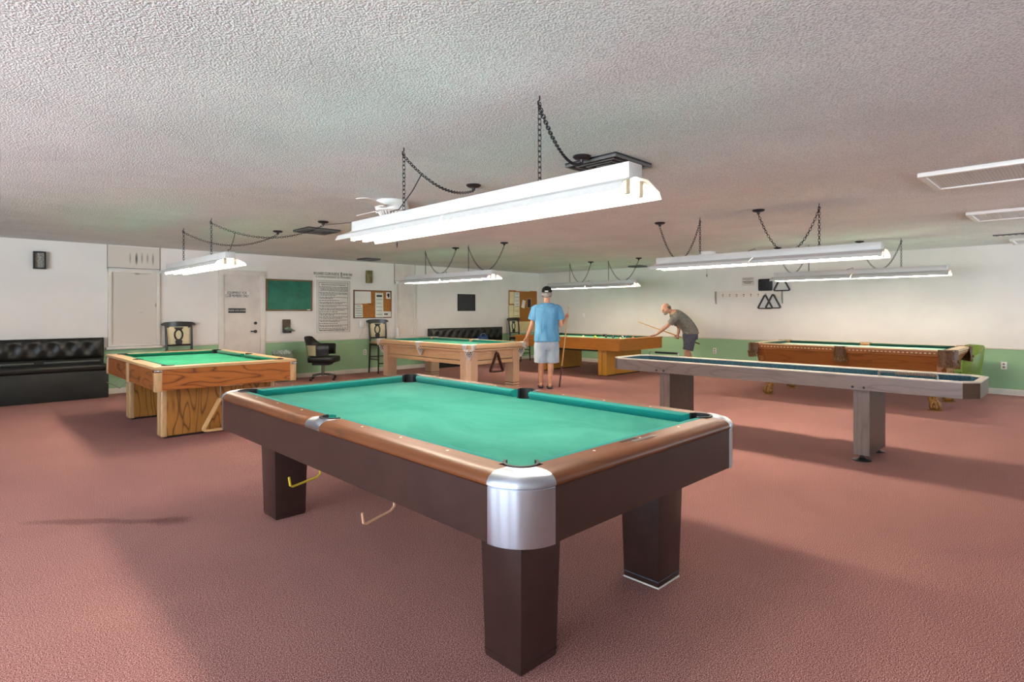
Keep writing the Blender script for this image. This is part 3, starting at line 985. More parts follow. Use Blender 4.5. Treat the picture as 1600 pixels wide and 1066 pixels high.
def cushions(r, hx, hy, rw, zr, zb, m, cc, pr, nose=.05):
    def seg(p0, p1, inward, c0, c1):
        p0, p1, n = Vector(p0), Vector(p1), Vector(inward)
        t = (p1 - p0).normalized()
        rings = []
        for p, cut in ((p0, c0), (p1, -c1)):
            q = p + n * nose + t * cut
            rings.append([(p.x, p.y, zr - .001), (p.x + n.x * .02 + t.x * cut * .3, p.y + n.y * .02 + t.y * cut * .3, zr + .001), (q.x, q.y, zr - .008), (q.x, q.y, zr - .02), (p.x + n.x * .03 + t.x * cut * .6, p.y + n.y * .03 + t.y * cut * .6, zb), (p.x, p.y, zb)])
        return MB().loft(rings).build('cushion', m, r, ang=50)
    ix, iy = hx - rw, hy - rw
    ec = hy - cc - pr * .75
    ex = hx - cc - pr * .75
    for sx in (-1, 1):
        seg((sx * ix, .066), (sx * ix, ec), (-sx, 0), .014, .045)
        seg((sx * ix, -ec), (sx * ix, -.066), (-sx, 0), .045, .014)
    for sy in (-1, 1):
        seg((-ex, sy * iy), (ex, sy * iy), (0, -sy), .045, .045)

def pocket_cups(r, hx, hy, cc, cs, pr, zr, zb, m, depth=.10, lip=.006):
    """open cups behind each pocket opening, one part each"""
    out = []
    for sx in (-1, 1):
        for sy in (-1, 0, 1):
            c = (sx * (hx - cc), sy * (hy - cc)) if sy else (sx * (hx - cs), 0)
            ang = math.atan2(sy, sx) if sy else (0 if sx > 0 else PI)
            half = math.radians(118 if sy else 95)
            k_ = MB()
            k_.sector(c, ang - half, ang + half, [(pr - .007, zr + lip), (pr + .004, zr + lip), (pr + .004, zb - depth), (pr - .007, zb - depth)], 20)
            k_.lathe([(0, zb - depth), (pr, zb - depth), (pr, zb - depth + .01), (0, zb - depth + .012)], (c[0], c[1], 0), 16)
            k_.sector(c, ang + half, ang - half + 2 * PI, [(pr - .004, zb - .006), (pr + .003, zb - .006), (pr + .003, zb - depth), (pr - .004, zb - depth)], 12)
            out.append(k_.build('pocket', m, r))
    return out

def notched_rails(r, hx, hy, rw, z0, z1, cc, cs, pr, m_long, m_short, bev=.004):
    """four mitred rails with round bites for the pockets"""
    prr = pr + .002
    px, py = hx - cc, hy - cc
    q = prr / math.sqrt(2)
    ix, iy = hx - rw, hy - rw
    sx = hx - cs
    for s_ in (-1, 1):
        e = math.sqrt(max(1e-6, prr ** 2 - (ix - px) ** 2))
        a_end = math.atan2(-e, ix - px)
        A = [(px + prr * math.cos(PI / 4 + (a_end - PI / 4) * i / 8), py + prr * math.sin(PI / 4 + (a_end - PI / 4) * i / 8)) for i in range(9)]
        f = ix - sx
        g = math.sqrt(max(1e-6, prr ** 2 - f * f))
        b0 = math.atan2(g, f)
        B = [(sx + prr * math.cos(b0 * (1 - 2 * i / 10)), prr * math.sin(b0 * (1 - 2 * i / 10))) for i in range(11)]
        P = [(hx, -hy), (hx, hy)] + A + B + [(x, -y) for x, y in A[::-1]]
        if s_ < 0: P = [(-x, -y) for x, y in P]
        MB().prism(P, z0, z1, 'Z', bev).build('long_rail', m_long, r, ang=30)
        e = math.sqrt(max(1e-6, prr ** 2 - (iy - py) ** 2))
        a_end = math.atan2(iy - py, -e)
        A = [(px + prr * math.cos(PI / 4 + (a_end - PI / 4) * i / 8), py + prr * math.sin(PI / 4 + (a_end - PI / 4) * i / 8)) for i in range(9)]
        P = [(hx, hy), (-hx, hy)] + [(-x, y) for x, y in A] + A[::-1]
        if s_ < 0: P = [(-x, -y) for x, y in P]
        MB().prism(P, z0, z1, 'Z', bev).build('end_rail', m_short, r, ang=30)

def sights(r, hx, hy, off, z, m):
    k_ = MB()
    rad = .006
    for sx in (-1, 1):
        for i in (-3, -2, -1, 1, 2, 3):
            k_.lathe([(0, z), (rad, z), (rad, z + .0012), (0, z + .0013)], (sx * (hx - off), (hy - .17) * i / 4, 0), 10)
    for sy in (-1, 1):
        for i in (-1, 0, 1):
            k_.lathe([(0, z), (rad, z), (rad, z + .0012), (0, z + .0013)], ((hx - .17) * i / 2, sy * (hy - off), 0), 10)
    k_.build('sight_inlays', M['paper'], r)

# ---- table A: brown laminate table with aluminium castings
def table_brown():
    W, L = 1.62, 2.89
    hx, hy = W / 2, L / 2
    r = thing('pool_table', 'large brown pool table with aluminium corners and teal cloth, nearest', 'pool table', (2.09, 2.70, 0))
    zr, zt, za, zbed = .822, .777, .587, .772
    R, rw, pr, cs = .16, .118, .062, .108
    lam = mat('brown_laminate', '36231d', .38, var=.1, vs=9, coat=.2)
    railY = wood('walnut_rail_long', '744019', '42220e', 'Y', 3, .42, .08, .5, 8, 2, .08)
    railX = wood('walnut_rail_end', '6c3b18', '42220e', 'X', 3, .42, .08, .5, 8, 2, .08)
    MB().prism(bed_poly(hx - rw, hy - rw, R, cs, pr, hx, hy), zbed - .03, zbed).build('cloth_bed', CLOTH_A, r, smooth=False)
    MB().box(-hx + .2, hx - .2, -hy + .2, hy - .2, .62, zbed - .031).build('slate_light_block', M['blackwood'], r, smooth=False)  # hidden dark support box, added to block light under the bed
    cushions(r, hx, hy, rw, zr, zbed, cushion_cloth('teal_cushion_cloth', '0f7f78'), R, pr)
    pocket_cups(r, hx, hy, R, cs, pr, zr, zbed, M['rubber'])
    # aprons
    th = .03
    for sx in (-1, 1):
        x0, x1 = (hx - th, hx) if sx > 0 else (-hx, -hx + th)
        MB().box(x0, x1, -hy + R, hy - R, za, zt).build('long_apron', lam, r, smooth=False)
    for sy in (-1, 1):
        y0, y1 = (hy - th, hy) if sy > 0 else (-hy, -hy + th)
        MB().box(-hx + R, hx - R, y0, y1, za, zt).build('end_apron', lam, r, smooth=False)
    # bull-nosed rails: profile as (distance inwards from outer face, z)
    prof = [(.0, zt), (-.004, zt + .006), (-.004, zt + .014), (.004, zt + .028), (.018, zt + .038), (.036, zr - .001), (.05, zr), (rw, zr), (rw, zt - .03), (.0, zt - .002)]
    def rail(axis, sg, a, b, name, m, rr=r, extra=0):
        e = hx if axis == 'X' else hy
        lim = (hy if axis == 'X' else hx) - R - .047             # nearer the corner the rail narrows around the pocket
        q = MB()
        cuts = sorted({a, b, max(a, min(b, lim)), max(a, min(b, -lim))})
        for u, v_ in zip(cuts, cuts[1:]):
            w_ = .096 if abs((u + v_) / 2) > lim else rw
            P = [(sg * (e - min(d_, w_)), z) for d_, z in prof]
            q.prism(P, u, v_, 'Y' if axis == 'X' else 'X')
        return q.build(name, m, rr, ang=35)
    for sx in (-1, 1):
        rail('X', sx, .075, hy - R, 'long_rail', railY)
        rail('X', sx, -hy + R, -.075, 'long_rail', railY)
    for sy in (-1, 1):
        rail('Y', sy, -hx + R, hx - R, 'end_rail', railX)
    # side castings get their bodies: bull nose strip plus two cheeks around the pocket
    for sx in (-1, 1):
        k_ = MB()
        P = [(sx * (hx - d_ + .0015), z + (.001 if z > zt + .01 else 0)) for d_, z in prof[:7]] + [(sx * (hx - .05), zt - .002), (sx * (hx - .002), zt - .002)]
        k_.prism(P, -.075, .075, 'Y')
        for sy in (-1, 1):
            A = arc((hx - cs, 0), pr + .002, 1.35, .62, 6)
            Q = [(hx - .05, 0.075), (hx - rw, .075)] + A + [(hx - .05, A[-1][1])]
            k_.prism([(sx * x, sy * y) for x, y in Q], zt - .02, zr + .001)
        k_.build('side_casting', M['casting'], r, ang=35)
    # corner castings
    cprof = [(pr + .002, zt - .02), (R - .03, za + .0), (R, za - .004), (R + .001, za), (R + .001, zt - .004), (R - .001, zt - .001), (R + .005, zt + .004), (R + .005, zt + .012), (R - .003, zt + .028), (R - .018, zt + .039), (R - .038, zr), (R - .06, zr + .002), (pr + .008, zr + .002), (pr + .002, zr - .003)]
    for sx in (-1, 1):
        for sy in (-1, 1):
            a = math.atan2(sy, sx)
            MB().sector((sx * (hx - R), sy * (hy - R)), a - PI / 4, a + PI / 4, cprof, 20).build('corner_casting', M['casting'], r, ang=30)
    # legs
    tape = mat('blue_grey_tape', '51606e', .5, var=.2, vs=30)
    for sx in (-1, 1):
        for sy in (-1, 1):
            cx, cy = sx * (hx - .332), sy * (hy - .331)
            lg = MB().frustum((cx, cy), (.1, .1), (cx, cy), (.115, .115), .006, .62, .003).build('leg', lam, r)
            q = MB()
            q.frustum((cx, cy), (.0965, .0965), (cx, cy), (.1015, .1015), 0 if (sx, sy) != (1, -1) else .006, .035)
            if (sx, sy) == (1, -1):
                q.build('tape_band', [tape], lg)
                MB().frustum((cx, cy), (.103, .103), (cx, cy), (.1, .1), 0, .006).build('foot_plate', M['paper'], lg)
                continue
            q.build('foot_plate', lam, lg)
    # name plate on the near end rail
    np_ = MB().box(-.085, .085, -hy + .06, -hy + .085, zr, zr + .002).build('name_plate', M['steel'], r)
    MB().box(-.13, -.02, -hy + .092, -hy + .108, zr - .004, zr + .001).build('score_slot', M['ink'], r, smooth=False)
    sights(r, hx, hy, .09, zr, M['paper'])
    yel = mat('yellow_hook_plastic', 'd8c23c', .45)
    be = mat('beige_hook_plastic', 'd9a987', .45)
    for y, m_ in ((-.02, yel), (-.68, be)):
        MB().tube([(-.78, y, .60), (-.78, y, .555), (-.80, y - .005, .542), (-.94, y - .05, .537), (-.953, y - .054, .545), (-.96, y - .056, .585)], .0055, 8).build('cue_hook', m_, r)
    return r
table_brown()

# ---- table B: dark oak table on two pedestals
def pedestal_table(label, loc, W, L, zr, za, cloth, cush, rail_m, apron_x, apron_y, trim_m, ped_y, ped_hx, ped_ht, ped_face, ped_edge, posts, pock_m, name_grp=None):
    hx, hy = W / 2, L / 2
    r = thing('pool_table', label, 'pool table', loc)
    rw, pr, cc, cs = .13, .058, .155, .115
    zbed = zr - .045
    MB().prism(bed_poly(hx - rw, hy - rw, cc, cs, pr, hx, hy), zbed - .03, zbed).build('cloth_bed', cloth, r, smooth=False)
    MB().box(-hx + .2, hx - .2, -hy + .2, hy - .2, za + .03, zbed - .031).build('slate_light_block', M['blackwood'], r, smooth=False)  # unseen box below the bed, added to stop light
    cushions(r, hx, hy, rw, zr, zbed, cush, cc, pr)
    pocket_cups(r, hx, hy, cc, cs, pr, zr, zbed, pock_m, .09)
    notched_rails(r, hx, hy, rw, zr - .03, zr, cc, cs, pr, rail_m[0], rail_m[1], .005)
    i = .012
    for sx in (-1, 1):
        x0, x1 = sorted((sx * (hx - i), sx * (hx - i - .025)))
        MB().box(x0, x1, -hy + i, hy - i, za, zr - .03).build('long_apron', apron_y, r, smooth=False)
    for sy in (-1, 1):
        y0, y1 = sorted((sy * (hy - i), sy * (hy - i - .025)))
        MB().box(-hx + i + .025, hx - i - .025, y0, y1, za, zr - .03).build('end_apron', apron_x, r, smooth=False)
    if posts:
        for sx in (-1, 1):
            for sy in (-1, 1):
                c_ = MB().box(sx * (hx - .035) - .035, sx * (hx - .035) + .035, sy * (hy - .035) - .035, sy * (hy - .035) + .035, za - .01, zr - .035, .01)
                k_ = c_.build('corner_post', trim_m, r)
                MB().box(sx * (hx - .033) - .036, sx * (hx - .033) + .036, sy * (hy - .033) - .036, sy * (hy - .033) + .036, zr - .06, zr - .032, .008).build('corner_cap', M['chrome'], k_)
            MB().box(sx * (hx - .012) - .02, sx * (hx - .012) + .02, -.035, .035, za - .012, zr - .032, .008).build('centre_post', trim_m, r)
    for y in ped_y:
        p_ = MB().box(-ped_hx + .03, ped_hx - .03, y - ped_ht + .002, y + ped_ht - .002, .025, za + .04).build('pedestal', ped_face, r, smooth=False)
        MB().box(-ped_hx + .03, ped_hx - .03, y - ped_ht + .02, y + ped_ht - .02, 0, .025).build('plinth', M['blackwood'], p_, smooth=False)
        for sx in (-1, 1):
            for q in (-1, 1):
                MB().box(sx * (ped_hx - .03) - .035, sx * (ped_hx - .03) + .03, y + (-ped_ht if q < 0 else .002), y + (-.002 if q < 0 else ped_ht), .012, za + .02, .018, 3).build('edge_post', ped_edge, p_)
    return r, hx, hy
oak_x = wood('figured_oak_x', 'bb6f2e', '5f2f0e', 'X', 2.4, .42, .15, .88, 13, 2, .2)
oak_y = wood('figured_oak_y', 'a8622a', '5f2f0e', 'Y', 2.4, .42, .15, .88, 13, 2, .2)
oak_z = wood('figured_oak_z', 'b37a35', '4f2a0c', 'Z', 2.4, .45, .1, .88, 13, 2, .2)
pale_x = wood('pale_oak_x', 'd9b583', 'bd9257', 'X', 2.5, .4, .3)
pale_y = wood('pale_oak_y', 'd9b583', 'bd9257', 'Y', 2.5, .4, .3)
pale_z = wood('pale_oak_z', 'd4ae7c', 'b88a52', 'Z', 2.5, .4, .3)
B, bhx, bhy = pedestal_table('dark grained oak pool table on two panel pedestals, bright green cloth, at left', (2.21, 7.86, 0), 1.46, 2.48, .79, .545, CLOTH_B, cushion_cloth('deep_green_cushion', '0a6a50'), (pale_y, pale_x), oak_x, oak_y, pale_z, (-.85, .65), .60, .09, oak_z, pale_z, True, M['rubber'])
for y in (.30, .62):
    MB().tube([(-.66, y, .56), (-.68, y + .02, .50), (-.74, y + .05, .43), (-.80, y + .14, .47)], .006, 6).build('cue_hook', M['steel'], B)
MB().box(-.06, .16, -bhy + .10, -bhy + .22, .525, .555, .004).build('hanger_bracket', pale_x, B)
MB().tube([(-.06, -bhy + .16, .53), (-.06, -bhy + .16, .40)], .004, 6).build('rack_hook', M['steel'], B)
triangle_rack('triangle_rack', .37, mat('pale_wood_rack', 'd8b079', .45), 'pale wooden triangle rack hanging under the dark oak table', (2.15, 6.775, .405), .12, .03, .012)

honey_x = wood('honey_oak_x', 'bd7a2c', '94581a', 'X', 2.2, .42, .15, .4, 11, 2, .18)
honey_y = wood('honey_oak_y', 'bd7a2c', '94581a', 'Y', 2.2, .42, .15, .4, 11, 2, .18)
honey_z = wood('yellow_oak_z', 'd39a3a', 'ad7422', 'Z', 2.2, .42, .15, .35, 8, 2, .12)
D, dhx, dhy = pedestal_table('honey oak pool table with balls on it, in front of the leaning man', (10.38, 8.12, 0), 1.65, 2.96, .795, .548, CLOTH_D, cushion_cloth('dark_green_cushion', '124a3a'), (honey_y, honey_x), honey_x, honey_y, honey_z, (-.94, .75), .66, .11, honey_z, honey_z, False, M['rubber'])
MB().box(-.6, .6, -.9, .7, .50, .53, .003).build('ball_return_shelf', M['blackwood'], D)

# balls on the honey oak table
BR = .0285
def ball(x, y, col, label, stripe=False):
    o = MB().ell((0, 0, 0), (BR, BR, BR), n=20, m=12).build('billiard_ball', mat('ball_' + col, col, .12, var=0, coat=.5))
    o.location = (x, y, .75 + BR)
    if stripe:
        b_ = MB().sector((0, 0), 0, 2 * PI, [(BR * .86, -.014), (BR + .0006, -.010), (BR + .0006, .010), (BR * .86, .014)], 24)
        k_ = b_.build('stripe', mat('stripe_' + stripe, stripe, .12, var=0, coat=.5), o)
        k_.rotation_euler = (.9, .4, 0)
    return tag(o, label, 'billiard ball', 'balls on the honey oak table')
def on_d(col, dd):
    t = (col - 800) / 893.72
    return ((math.sin(AZ) + t * math.cos(AZ)) * dd, (math.cos(AZ) - t * math.sin(AZ)) * dd)
for (x, y, c_, lb, st) in (
    (10.24, 8.09, 'eee6c0', 'cream cue ball, leftmost on the honey oak table', False),
    (10.33, 7.82, 'd8c83a', 'yellow ball second from the left on the honey oak table', False),
    (10.6, 7.72, '1c1c20', 'black ball in the middle of the honey oak table', False),
    (10.45, 7.42, '1c2f5e', 'blue ball right of the black one on the honey oak table', False),
    (10.05, 6.97, 'e8dcc0', 'orange striped ball near the end cushion of the honey oak table', 'd07a2a'),
    (10.72, 7.37, 'f0ece2', 'white ball with dark stripe towards the right end of the honey oak table', '1d3a30'),
    (10.86, 7.34, '1d3550', 'dark blue ball beside the striped one at the right end', False),
    (10.62, 7.02, 'cf7c4a', 'orange ball nearest the leaning man on the honey oak table', False)):
    ball(x, y, c_, lb, st)

# ---- leather drop pocket used on tables C and E
def drop_pocket(r, c, ang, pr, zr, drop, ml, mn, half, wide, fringe=False):
    """leather shield around the outside of a pocket, with a net or fringe hanging below it"""
    c = Vector((c[0], c[1]))
    k_ = MB()
    rings = []
    n = 16
    for i in range(n + 1):
        u = i / n * 2 - 1
        a = ang + u * half
        low = zr - drop * (1 - .75 * abs(u) ** (6 if fringe else 1.6)) - .02
        ro = pr + wide
        rings.append([(c.x + q * math.cos(a), c.y + q * math.sin(a), z) for q, z in ((pr - .004, zr + .006), (ro - .01, zr + .006), (ro, zr - .004), (ro - .004 - (0 if fringe else .012), low), (ro - .012 - (0 if fringe else .012), low), (ro - .02, zr - .02), (pr - .004, zr - .05))])
    k_.loft(rings)
    o = k_.build('pocket_leather', ml, r, ang=50)
    nt2 = MB()
    if fringe:
        for i in range(13):
            u = i / 12 * 2 - 1
            a = ang + u * half * .9
            z1 = zr - drop - .01
            q = pr + wide - .008
            nt2.tube([(c.x + q * math.cos(a), c.y + q * math.sin(a), z1 + .05), (c.x + (q + .004) * math.cos(a), c.y + (q + .004) * math.sin(a), z1 + .01), (c.x + q * math.cos(a), c.y + q * math.sin(a), z1 - .012 * (1 - u * u) - .008)], [.007, .010, .007], 8)
        for s_ in (-.45, 0, .45):
            a = ang + s_ * half
            q = pr + wide + .002
            nt2.ell((c.x + q * math.cos(a), c.y + q * math.sin(a), zr - drop * .72), (.016, .016, .022), n=10, m=8)
        nt2.build('carved_fringe', mn, o)
    else:
        off = Vector((math.cos(ang), math.sin(ang))) * .02
        prof = [(pr + .018, zr - drop * .55), (pr + .014, zr - drop - .02), (pr - .006, zr - drop - .08), (.022, zr - drop - .135)]
        for dr in (-1, 1):
            for i in range(11):
                pts = []
                for j in range(10):
                    t = j / 9 * 3
                    a0 = int(min(2, t)); f = t - a0
                    rr = prof[a0][0] * (1 - f) + prof[a0 + 1][0] * f
                    zz = prof[a0][1] * (1 - f) + prof[a0 + 1][1] * f
                    a = 2 * PI * i / 11 + dr * j * .17
                    pts.append((c.x + off.x + rr * math.cos(a), c.y + off.y + rr * math.sin(a), zz))
                nt2.tube(pts, .0045, 5)
        nt2.lathe([(.0, -.03), (.018, -.03), (.026, -.012), (.024, 0), (0, .004)], (c.x + off.x, c.y + off.y, zr - drop - .135), 12)
        nt2.build('net', mn, o)
        lining = MB().lathe([(pr - .004, zr - .03), (pr - .004, zr - drop - .07), (.02, zr - drop - .12), (0, zr - drop - .12)], (c.x + off.x * .8, c.y + off.y * .8, 0), 16, cap=False)
        lining.build('lining', M['rubber'], o)
    return o

# ---- table C: blond craftsman table
def table_blond():
    W, L, zr = 1.42, 2.85, .80
    hx, hy = W / 2, L / 2
    r = thing('pool_table', 'blond wood pool table with white leather net pockets and square legs', 'pool table', (6.76, 8.575, 0))
    bx_ = wood('blond_maple_x', 'dcb78b', 'cba074', 'X', 2.5, .48, .1, .3, 6, 2, .1)
    by_ = wood('blond_maple_y', 'dcb78b', 'cba074', 'Y', 2.5, .48, .1, .3, 6, 2, .1)
    bz_ = wood('blond_maple_z', 'd9b896', 'c8a47e', 'Z', 2.5, .48, .1, .3, 6, 2, .1)
    shade = mat('dark_groove', '5f432a', .7)
    rw, pr, cc, cs = .13, .058, .13, .095
    zbed = zr - .045
    MB().prism(bed_poly(hx - rw, hy - rw, cc, cs, pr, hx, hy), zbed - .03, zbed).build('cloth_bed', CLOTH_C, r, smooth=False)
    cushions(r, hx, hy, rw, zr, zbed, cushion_cloth('teal_green_cushion', '14786a'), cc, pr)
    notched_rails(r, hx, hy, rw, zr - .075, zr, cc, cs, pr, by_, bx_, .006)
    MB().box(-hx + .05, hx - .05, -hy + .05, hy - .05, zr - .085, zr - .076).build('groove', shade, r, smooth=False)
    e = MB()
    i0, i1 = .02, .06
    for sx in (-1, 1):
        x0, x1 = sorted((sx * (hx - i0), sx * (hx - .1)))
        e.box(x0, x1, -hy + i0, hy - i0, zr - .115, zr - .085, .004)
    for sy in (-1, 1):
        y0, y1 = sorted((sy * (hy - i0), sy * (hy - .1)))
        e.box(-hx + .1, hx - .1, y0, y1, zr - .115, zr - .085, .004)
    e.build('cornice', by_, r)
    ap = .13
    for sx in (-1, 1):
        x0, x1 = sorted((sx * (hx - ap), sx * (hx - ap - .02)))
        MB().box(x0, x1, -hy + .22, hy - .22, .525, zr - .11).build('long_apron', by_, r, smooth=False)
        x0, x1 = sorted((sx * (hx - ap + .012), sx * (hx - ap - .04)))
        MB().box(x0, x1, -hy + .22, hy - .22, .45, .515, .004).build('long_stretcher', by_, r)
    for sy in (-1, 1):
        y0, y1 = sorted((sy * (hy - ap), sy * (hy - ap - .02)))
        MB().box(-hx + .22, hx - .22, y0, y1, .525, zr - .11).build('end_apron', bx_, r, smooth=False)
        y0, y1 = sorted((sy * (hy - ap + .012), sy * (hy - ap - .04)))
        MB().box(-hx + .22, hx - .22, y0, y1, .45, .515, .004).build('end_stretcher', bx_, r)
    MB().box(-hx + .18, hx - .18, -hy + .18, hy - .18, .6, zbed - .031).build('slate_light_block', shade, r, smooth=False)  # added dark box inside the cabinet, keeps light out
    for sx in (-1, 1):
        for sy in (-1, 1):
            cx, cy, h, c_ = sx * (hx - .185), sy * (hy - .205), .105, .06
            P = [(h, -h + c_), (h, h - c_), (h - c_, h), (-h + c_, h), (-h, h - c_), (-h, -h + c_), (-h + c_, -h), (h - c_, -h)]
            if sx * sy < 0: keep = [(h, h), (-h, -h)]
            P2 = []
            for (x, y) in [(h, -h), (h, h), (-h, h), (-h, -h)]:
                if (x * sx > 0 and y * sy > 0):
                    P2 += ([(x, y - c_ * (1 if y > 0 else -1)), (x - c_ * (1 if x > 0 else -1), y)] if x * y > 0 else [(x - c_ * (1 if x > 0 else -1), y), (x, y - c_ * (1 if y > 0 else -1))])
                else:
                    P2.append((x, y))
            lg = MB().prism([(cx + x, cy + y) for x, y in P2], .0, zr - .115, 'Z', .004).build('leg', bz_, r)
            gv = MB()
            for z in (.03, .075):
                gv.prism([(cx + x * 1.006, cy + y * 1.006) for x, y in P2], z, z + .012)
            gv.build('leg_band', shade, lg, smooth=False)
    wl = mat('white_leather', 'd3d2cf', .45, var=.08, vs=30, bmp=.2, bs=80)
    wn = mat('white_net_cord', 'dad8d2', .8)
    for sx in (-1, 1):
        for sy in (-1, 1):
            drop_pocket(r, (sx * (hx - .115), sy * (hy - .115)), math.atan2(sy, sx), .06, zr, .10, wl, wn, 1.5, .075)
        drop_pocket(r, (sx * (hx - .085), 0), 0 if sx > 0 else PI, .056, zr, .08, wl, wn, 1.25, .055)
    MB().tube([(0, -hy + .135, .66), (0, -hy + .08, .655), (0, -hy + .07, .67)], .005, 6).build('rack_hook', M['steel'], r)
    return r
table_blond()
triangle_rack('triangle_rack', .36, M['brownplastic'], 'dark brown triangle rack hanging under the end of the blond table', (6.76, 7.225, .655), .15, .03, .012)

# ---- table E: carved oak table
def table_carved():
    W, L, zr = 1.46, 2.70, .835
    hx, hy = W / 2, L / 2
    r = thing('pool_table', 'carved golden oak pool table with claw feet and dark leather pockets, by the right wall', 'pool table', (10.11, 2.62, 0))
    ex_ = wood('golden_oak_x', '9c6330', '6a3c18', 'X', 2.5, .4, .2, .6, 9, 2, .12)
    ey_ = wood('golden_oak_y', '9c6330', '6a3c18', 'Y', 2.5, .4, .2, .6, 9, 2, .12)
    pale = mat('pale_bone_inlay', 'd8c39a', .45)
    rw, pr, cc, cs = .12, .058, .13, .095
    zbed = zr - .045
    MB().prism(bed_poly(hx - rw, hy - rw, cc, cs, pr, hx, hy), zbed - .03, zbed).build('cloth_bed', CLOTH_E, r, smooth=False)
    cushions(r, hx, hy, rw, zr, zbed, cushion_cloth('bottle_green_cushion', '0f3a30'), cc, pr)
    top = wood('pale_top_rail', 'd7b98a', 'bf9a66', 'Y', 2, .35, .4)
    notched_rails(r, hx, hy, rw, zr - .012, zr, cc, cs, pr, top, top, .004)
    # moulded rail faces: stepped profile, along each side
    prof = [(0.0, zr - .012), (0.0, zr - .03), (.012, zr - .05), (.012, zr - .058), (.022, zr - .075), (.018, zr - .085), (.04, zr - .105), (.12, zr - .105), (.12, zr - .012)]
    for sx in (-1, 1):
        q = MB().prism([(sx * (hx - d_), z) for d_, z in prof], -hy + .05, hy - .05, 'Y')
        q.bm.faces.ensure_lookup_table()
        n0 = len(q.bm.faces)
        for i in range(48):
            y = -hy + .16 + (2 * hy - .32) * i / 47
            if abs(y) < .09: continue
            x0, x1 = sorted((sx * (hx - .014), sx * (hx - .004)))
            q.box(x0, x1, y - .012, y + .012, zr - .052, zr - .04)
        o = q.build('long_moulding', [ey_, pale], r, ang=25)
        for p_ in o.data.polygons[n0:]: p_.material_index = 1
    for sy in (-1, 1):
        MB().prism([(sy * (hy - d_), z) for d_, z in prof], -hx + .05, hx - .05, 'X').build('end_moulding', ex_, r, ang=25)
        for d_, z0, z1 in ((.0, zr - .03, zr - .012), (.012, zr - .058, zr - .048)):
            y0, y1 = sorted((sy * (hy - d_ + .002), sy * (hy - d_ - .01)))
            MB().box(-hx + .12, hx - .12, y0, y1, z0, z1).build('end_inlay', pale, r, smooth=False)
    # tapering cabinet
    def slope(sg, e, o, name, m_, ax):
        P = [(sg * (e - .04), zr - .105), (sg * (e - .16), .54), (sg * (e - .145), .50), (sg * (e - .20), .50), (sg * (e - .20), zr - .105)]
        MB().prism(P, -o, o, ax).build(name, m_, r, ang=25)
    for sg in (-1, 1):
        slope(sg, hx, hy - .10, 'long_apron', ey_, 'Y')
        slope(sg, hy, hx - .10, 'end_apron', ex_, 'X')
        for yy in (-hy + .2, -.35, .35, hy - .2):                 # flat pilasters on the long aprons
            P = [(sg * (hx - .034), zr - .107), (sg * (hx - .152), .545), (sg * (hx - .17), .545), (sg * (hx - .055), zr - .107)]
            MB().prism(P, yy - .05, yy + .05, 'Y').build('pilaster', ey_, r, ang=25)
    MB().box(-hx + .2, hx - .2, -hy + .2, hy - .2, .52, zbed - .031).build('slate_light_block', M['blackwood'], r, smooth=False)  # hidden box added between the aprons as a light block
    gold = mat('gilded_carving', '8f652c', .4, .15, var=.25, vs=40, bmp=.3, bs=50)
    for sx in (-1, 1):
        for sy in (-1, 1):
            cx, cy = sx * (hx - .225), sy * (hy - .255)
            lg = MB()
            ux, uy = sx * .7, sy * .7
            pts = [(cx, cy, .51), (cx, cy, .45), (cx + ux * .01, cy + uy * .01, .37), (cx - ux * .012, cy - uy * .012, .27), (cx - ux * .02, cy - uy * .02, .19), (cx, cy, .13), (cx + ux * .012, cy + uy * .012, .09)]
            lg.tube(pts, [.085, .088, .082, .066, .056, .056, .06], 16)
            for k_ in range(5):                                    # carved acanthus ribs down the knee
                a = math.atan2(sy, sx) + (k_ - 2) * .5
                lg.tube([(cx + q * math.cos(a), cy + q * math.sin(a), z) for q, z in ((.086, .46), (.088, .38), (.068, .28), (.05, .2), (.056, .15))], [.014, .016, .013, .01, .012], 6)
            L_ = lg.build('leg', gold, r, ang=60)
            ft = MB()
            fx, fy = cx + ux * .02, cy + uy * .02
            ft.ell((fx, fy, .055), (.068, .068, .052), n=16, m=10)
            for q in range(4):                                     # claws gripping the ball
                a = math.atan2(sy, sx) + (q - 1.5) * .75
                ft.tube([(fx + .03 * math.cos(a), fy + .03 * math.sin(a), .125), (fx + .062 * math.cos(a), fy + .062 * math.sin(a), .095), (fx + .074 * math.cos(a), fy + .074 * math.sin(a), .055), (fx + .07 * math.cos(a), fy + .07 * math.sin(a), .02)], [.016, .016, .012, .008], 8)
            ft.lathe([(0, 0), (.085, 0), (.085, .01), (.06, .016), (0, .016)], (fx, fy, 0), 18)
            ft.build('claw_foot', gold, L_, ang=60)
    lea = mat('dark_brown_leather', '573818', .5, var=.3, vs=40, bmp=.6, bs=45)
    car = mat('carved_leather', '6a4c2a', .45, var=.35, vs=40, bmp=.6, bs=60)
    for sx in (-1, 1):
        for sy in (-1, 1):
            drop_pocket(r, (sx * (hx - .10), sy * (hy - .10)), math.atan2(sy, sx), .06, zr, .20, lea, car, 1.35, .075, True)
        drop_pocket(r, (sx * (hx - .08), 0), 0 if sx > 0 else PI, .056, zr, .20, lea, car, 1.2, .05, True)
    return r
table_carved()

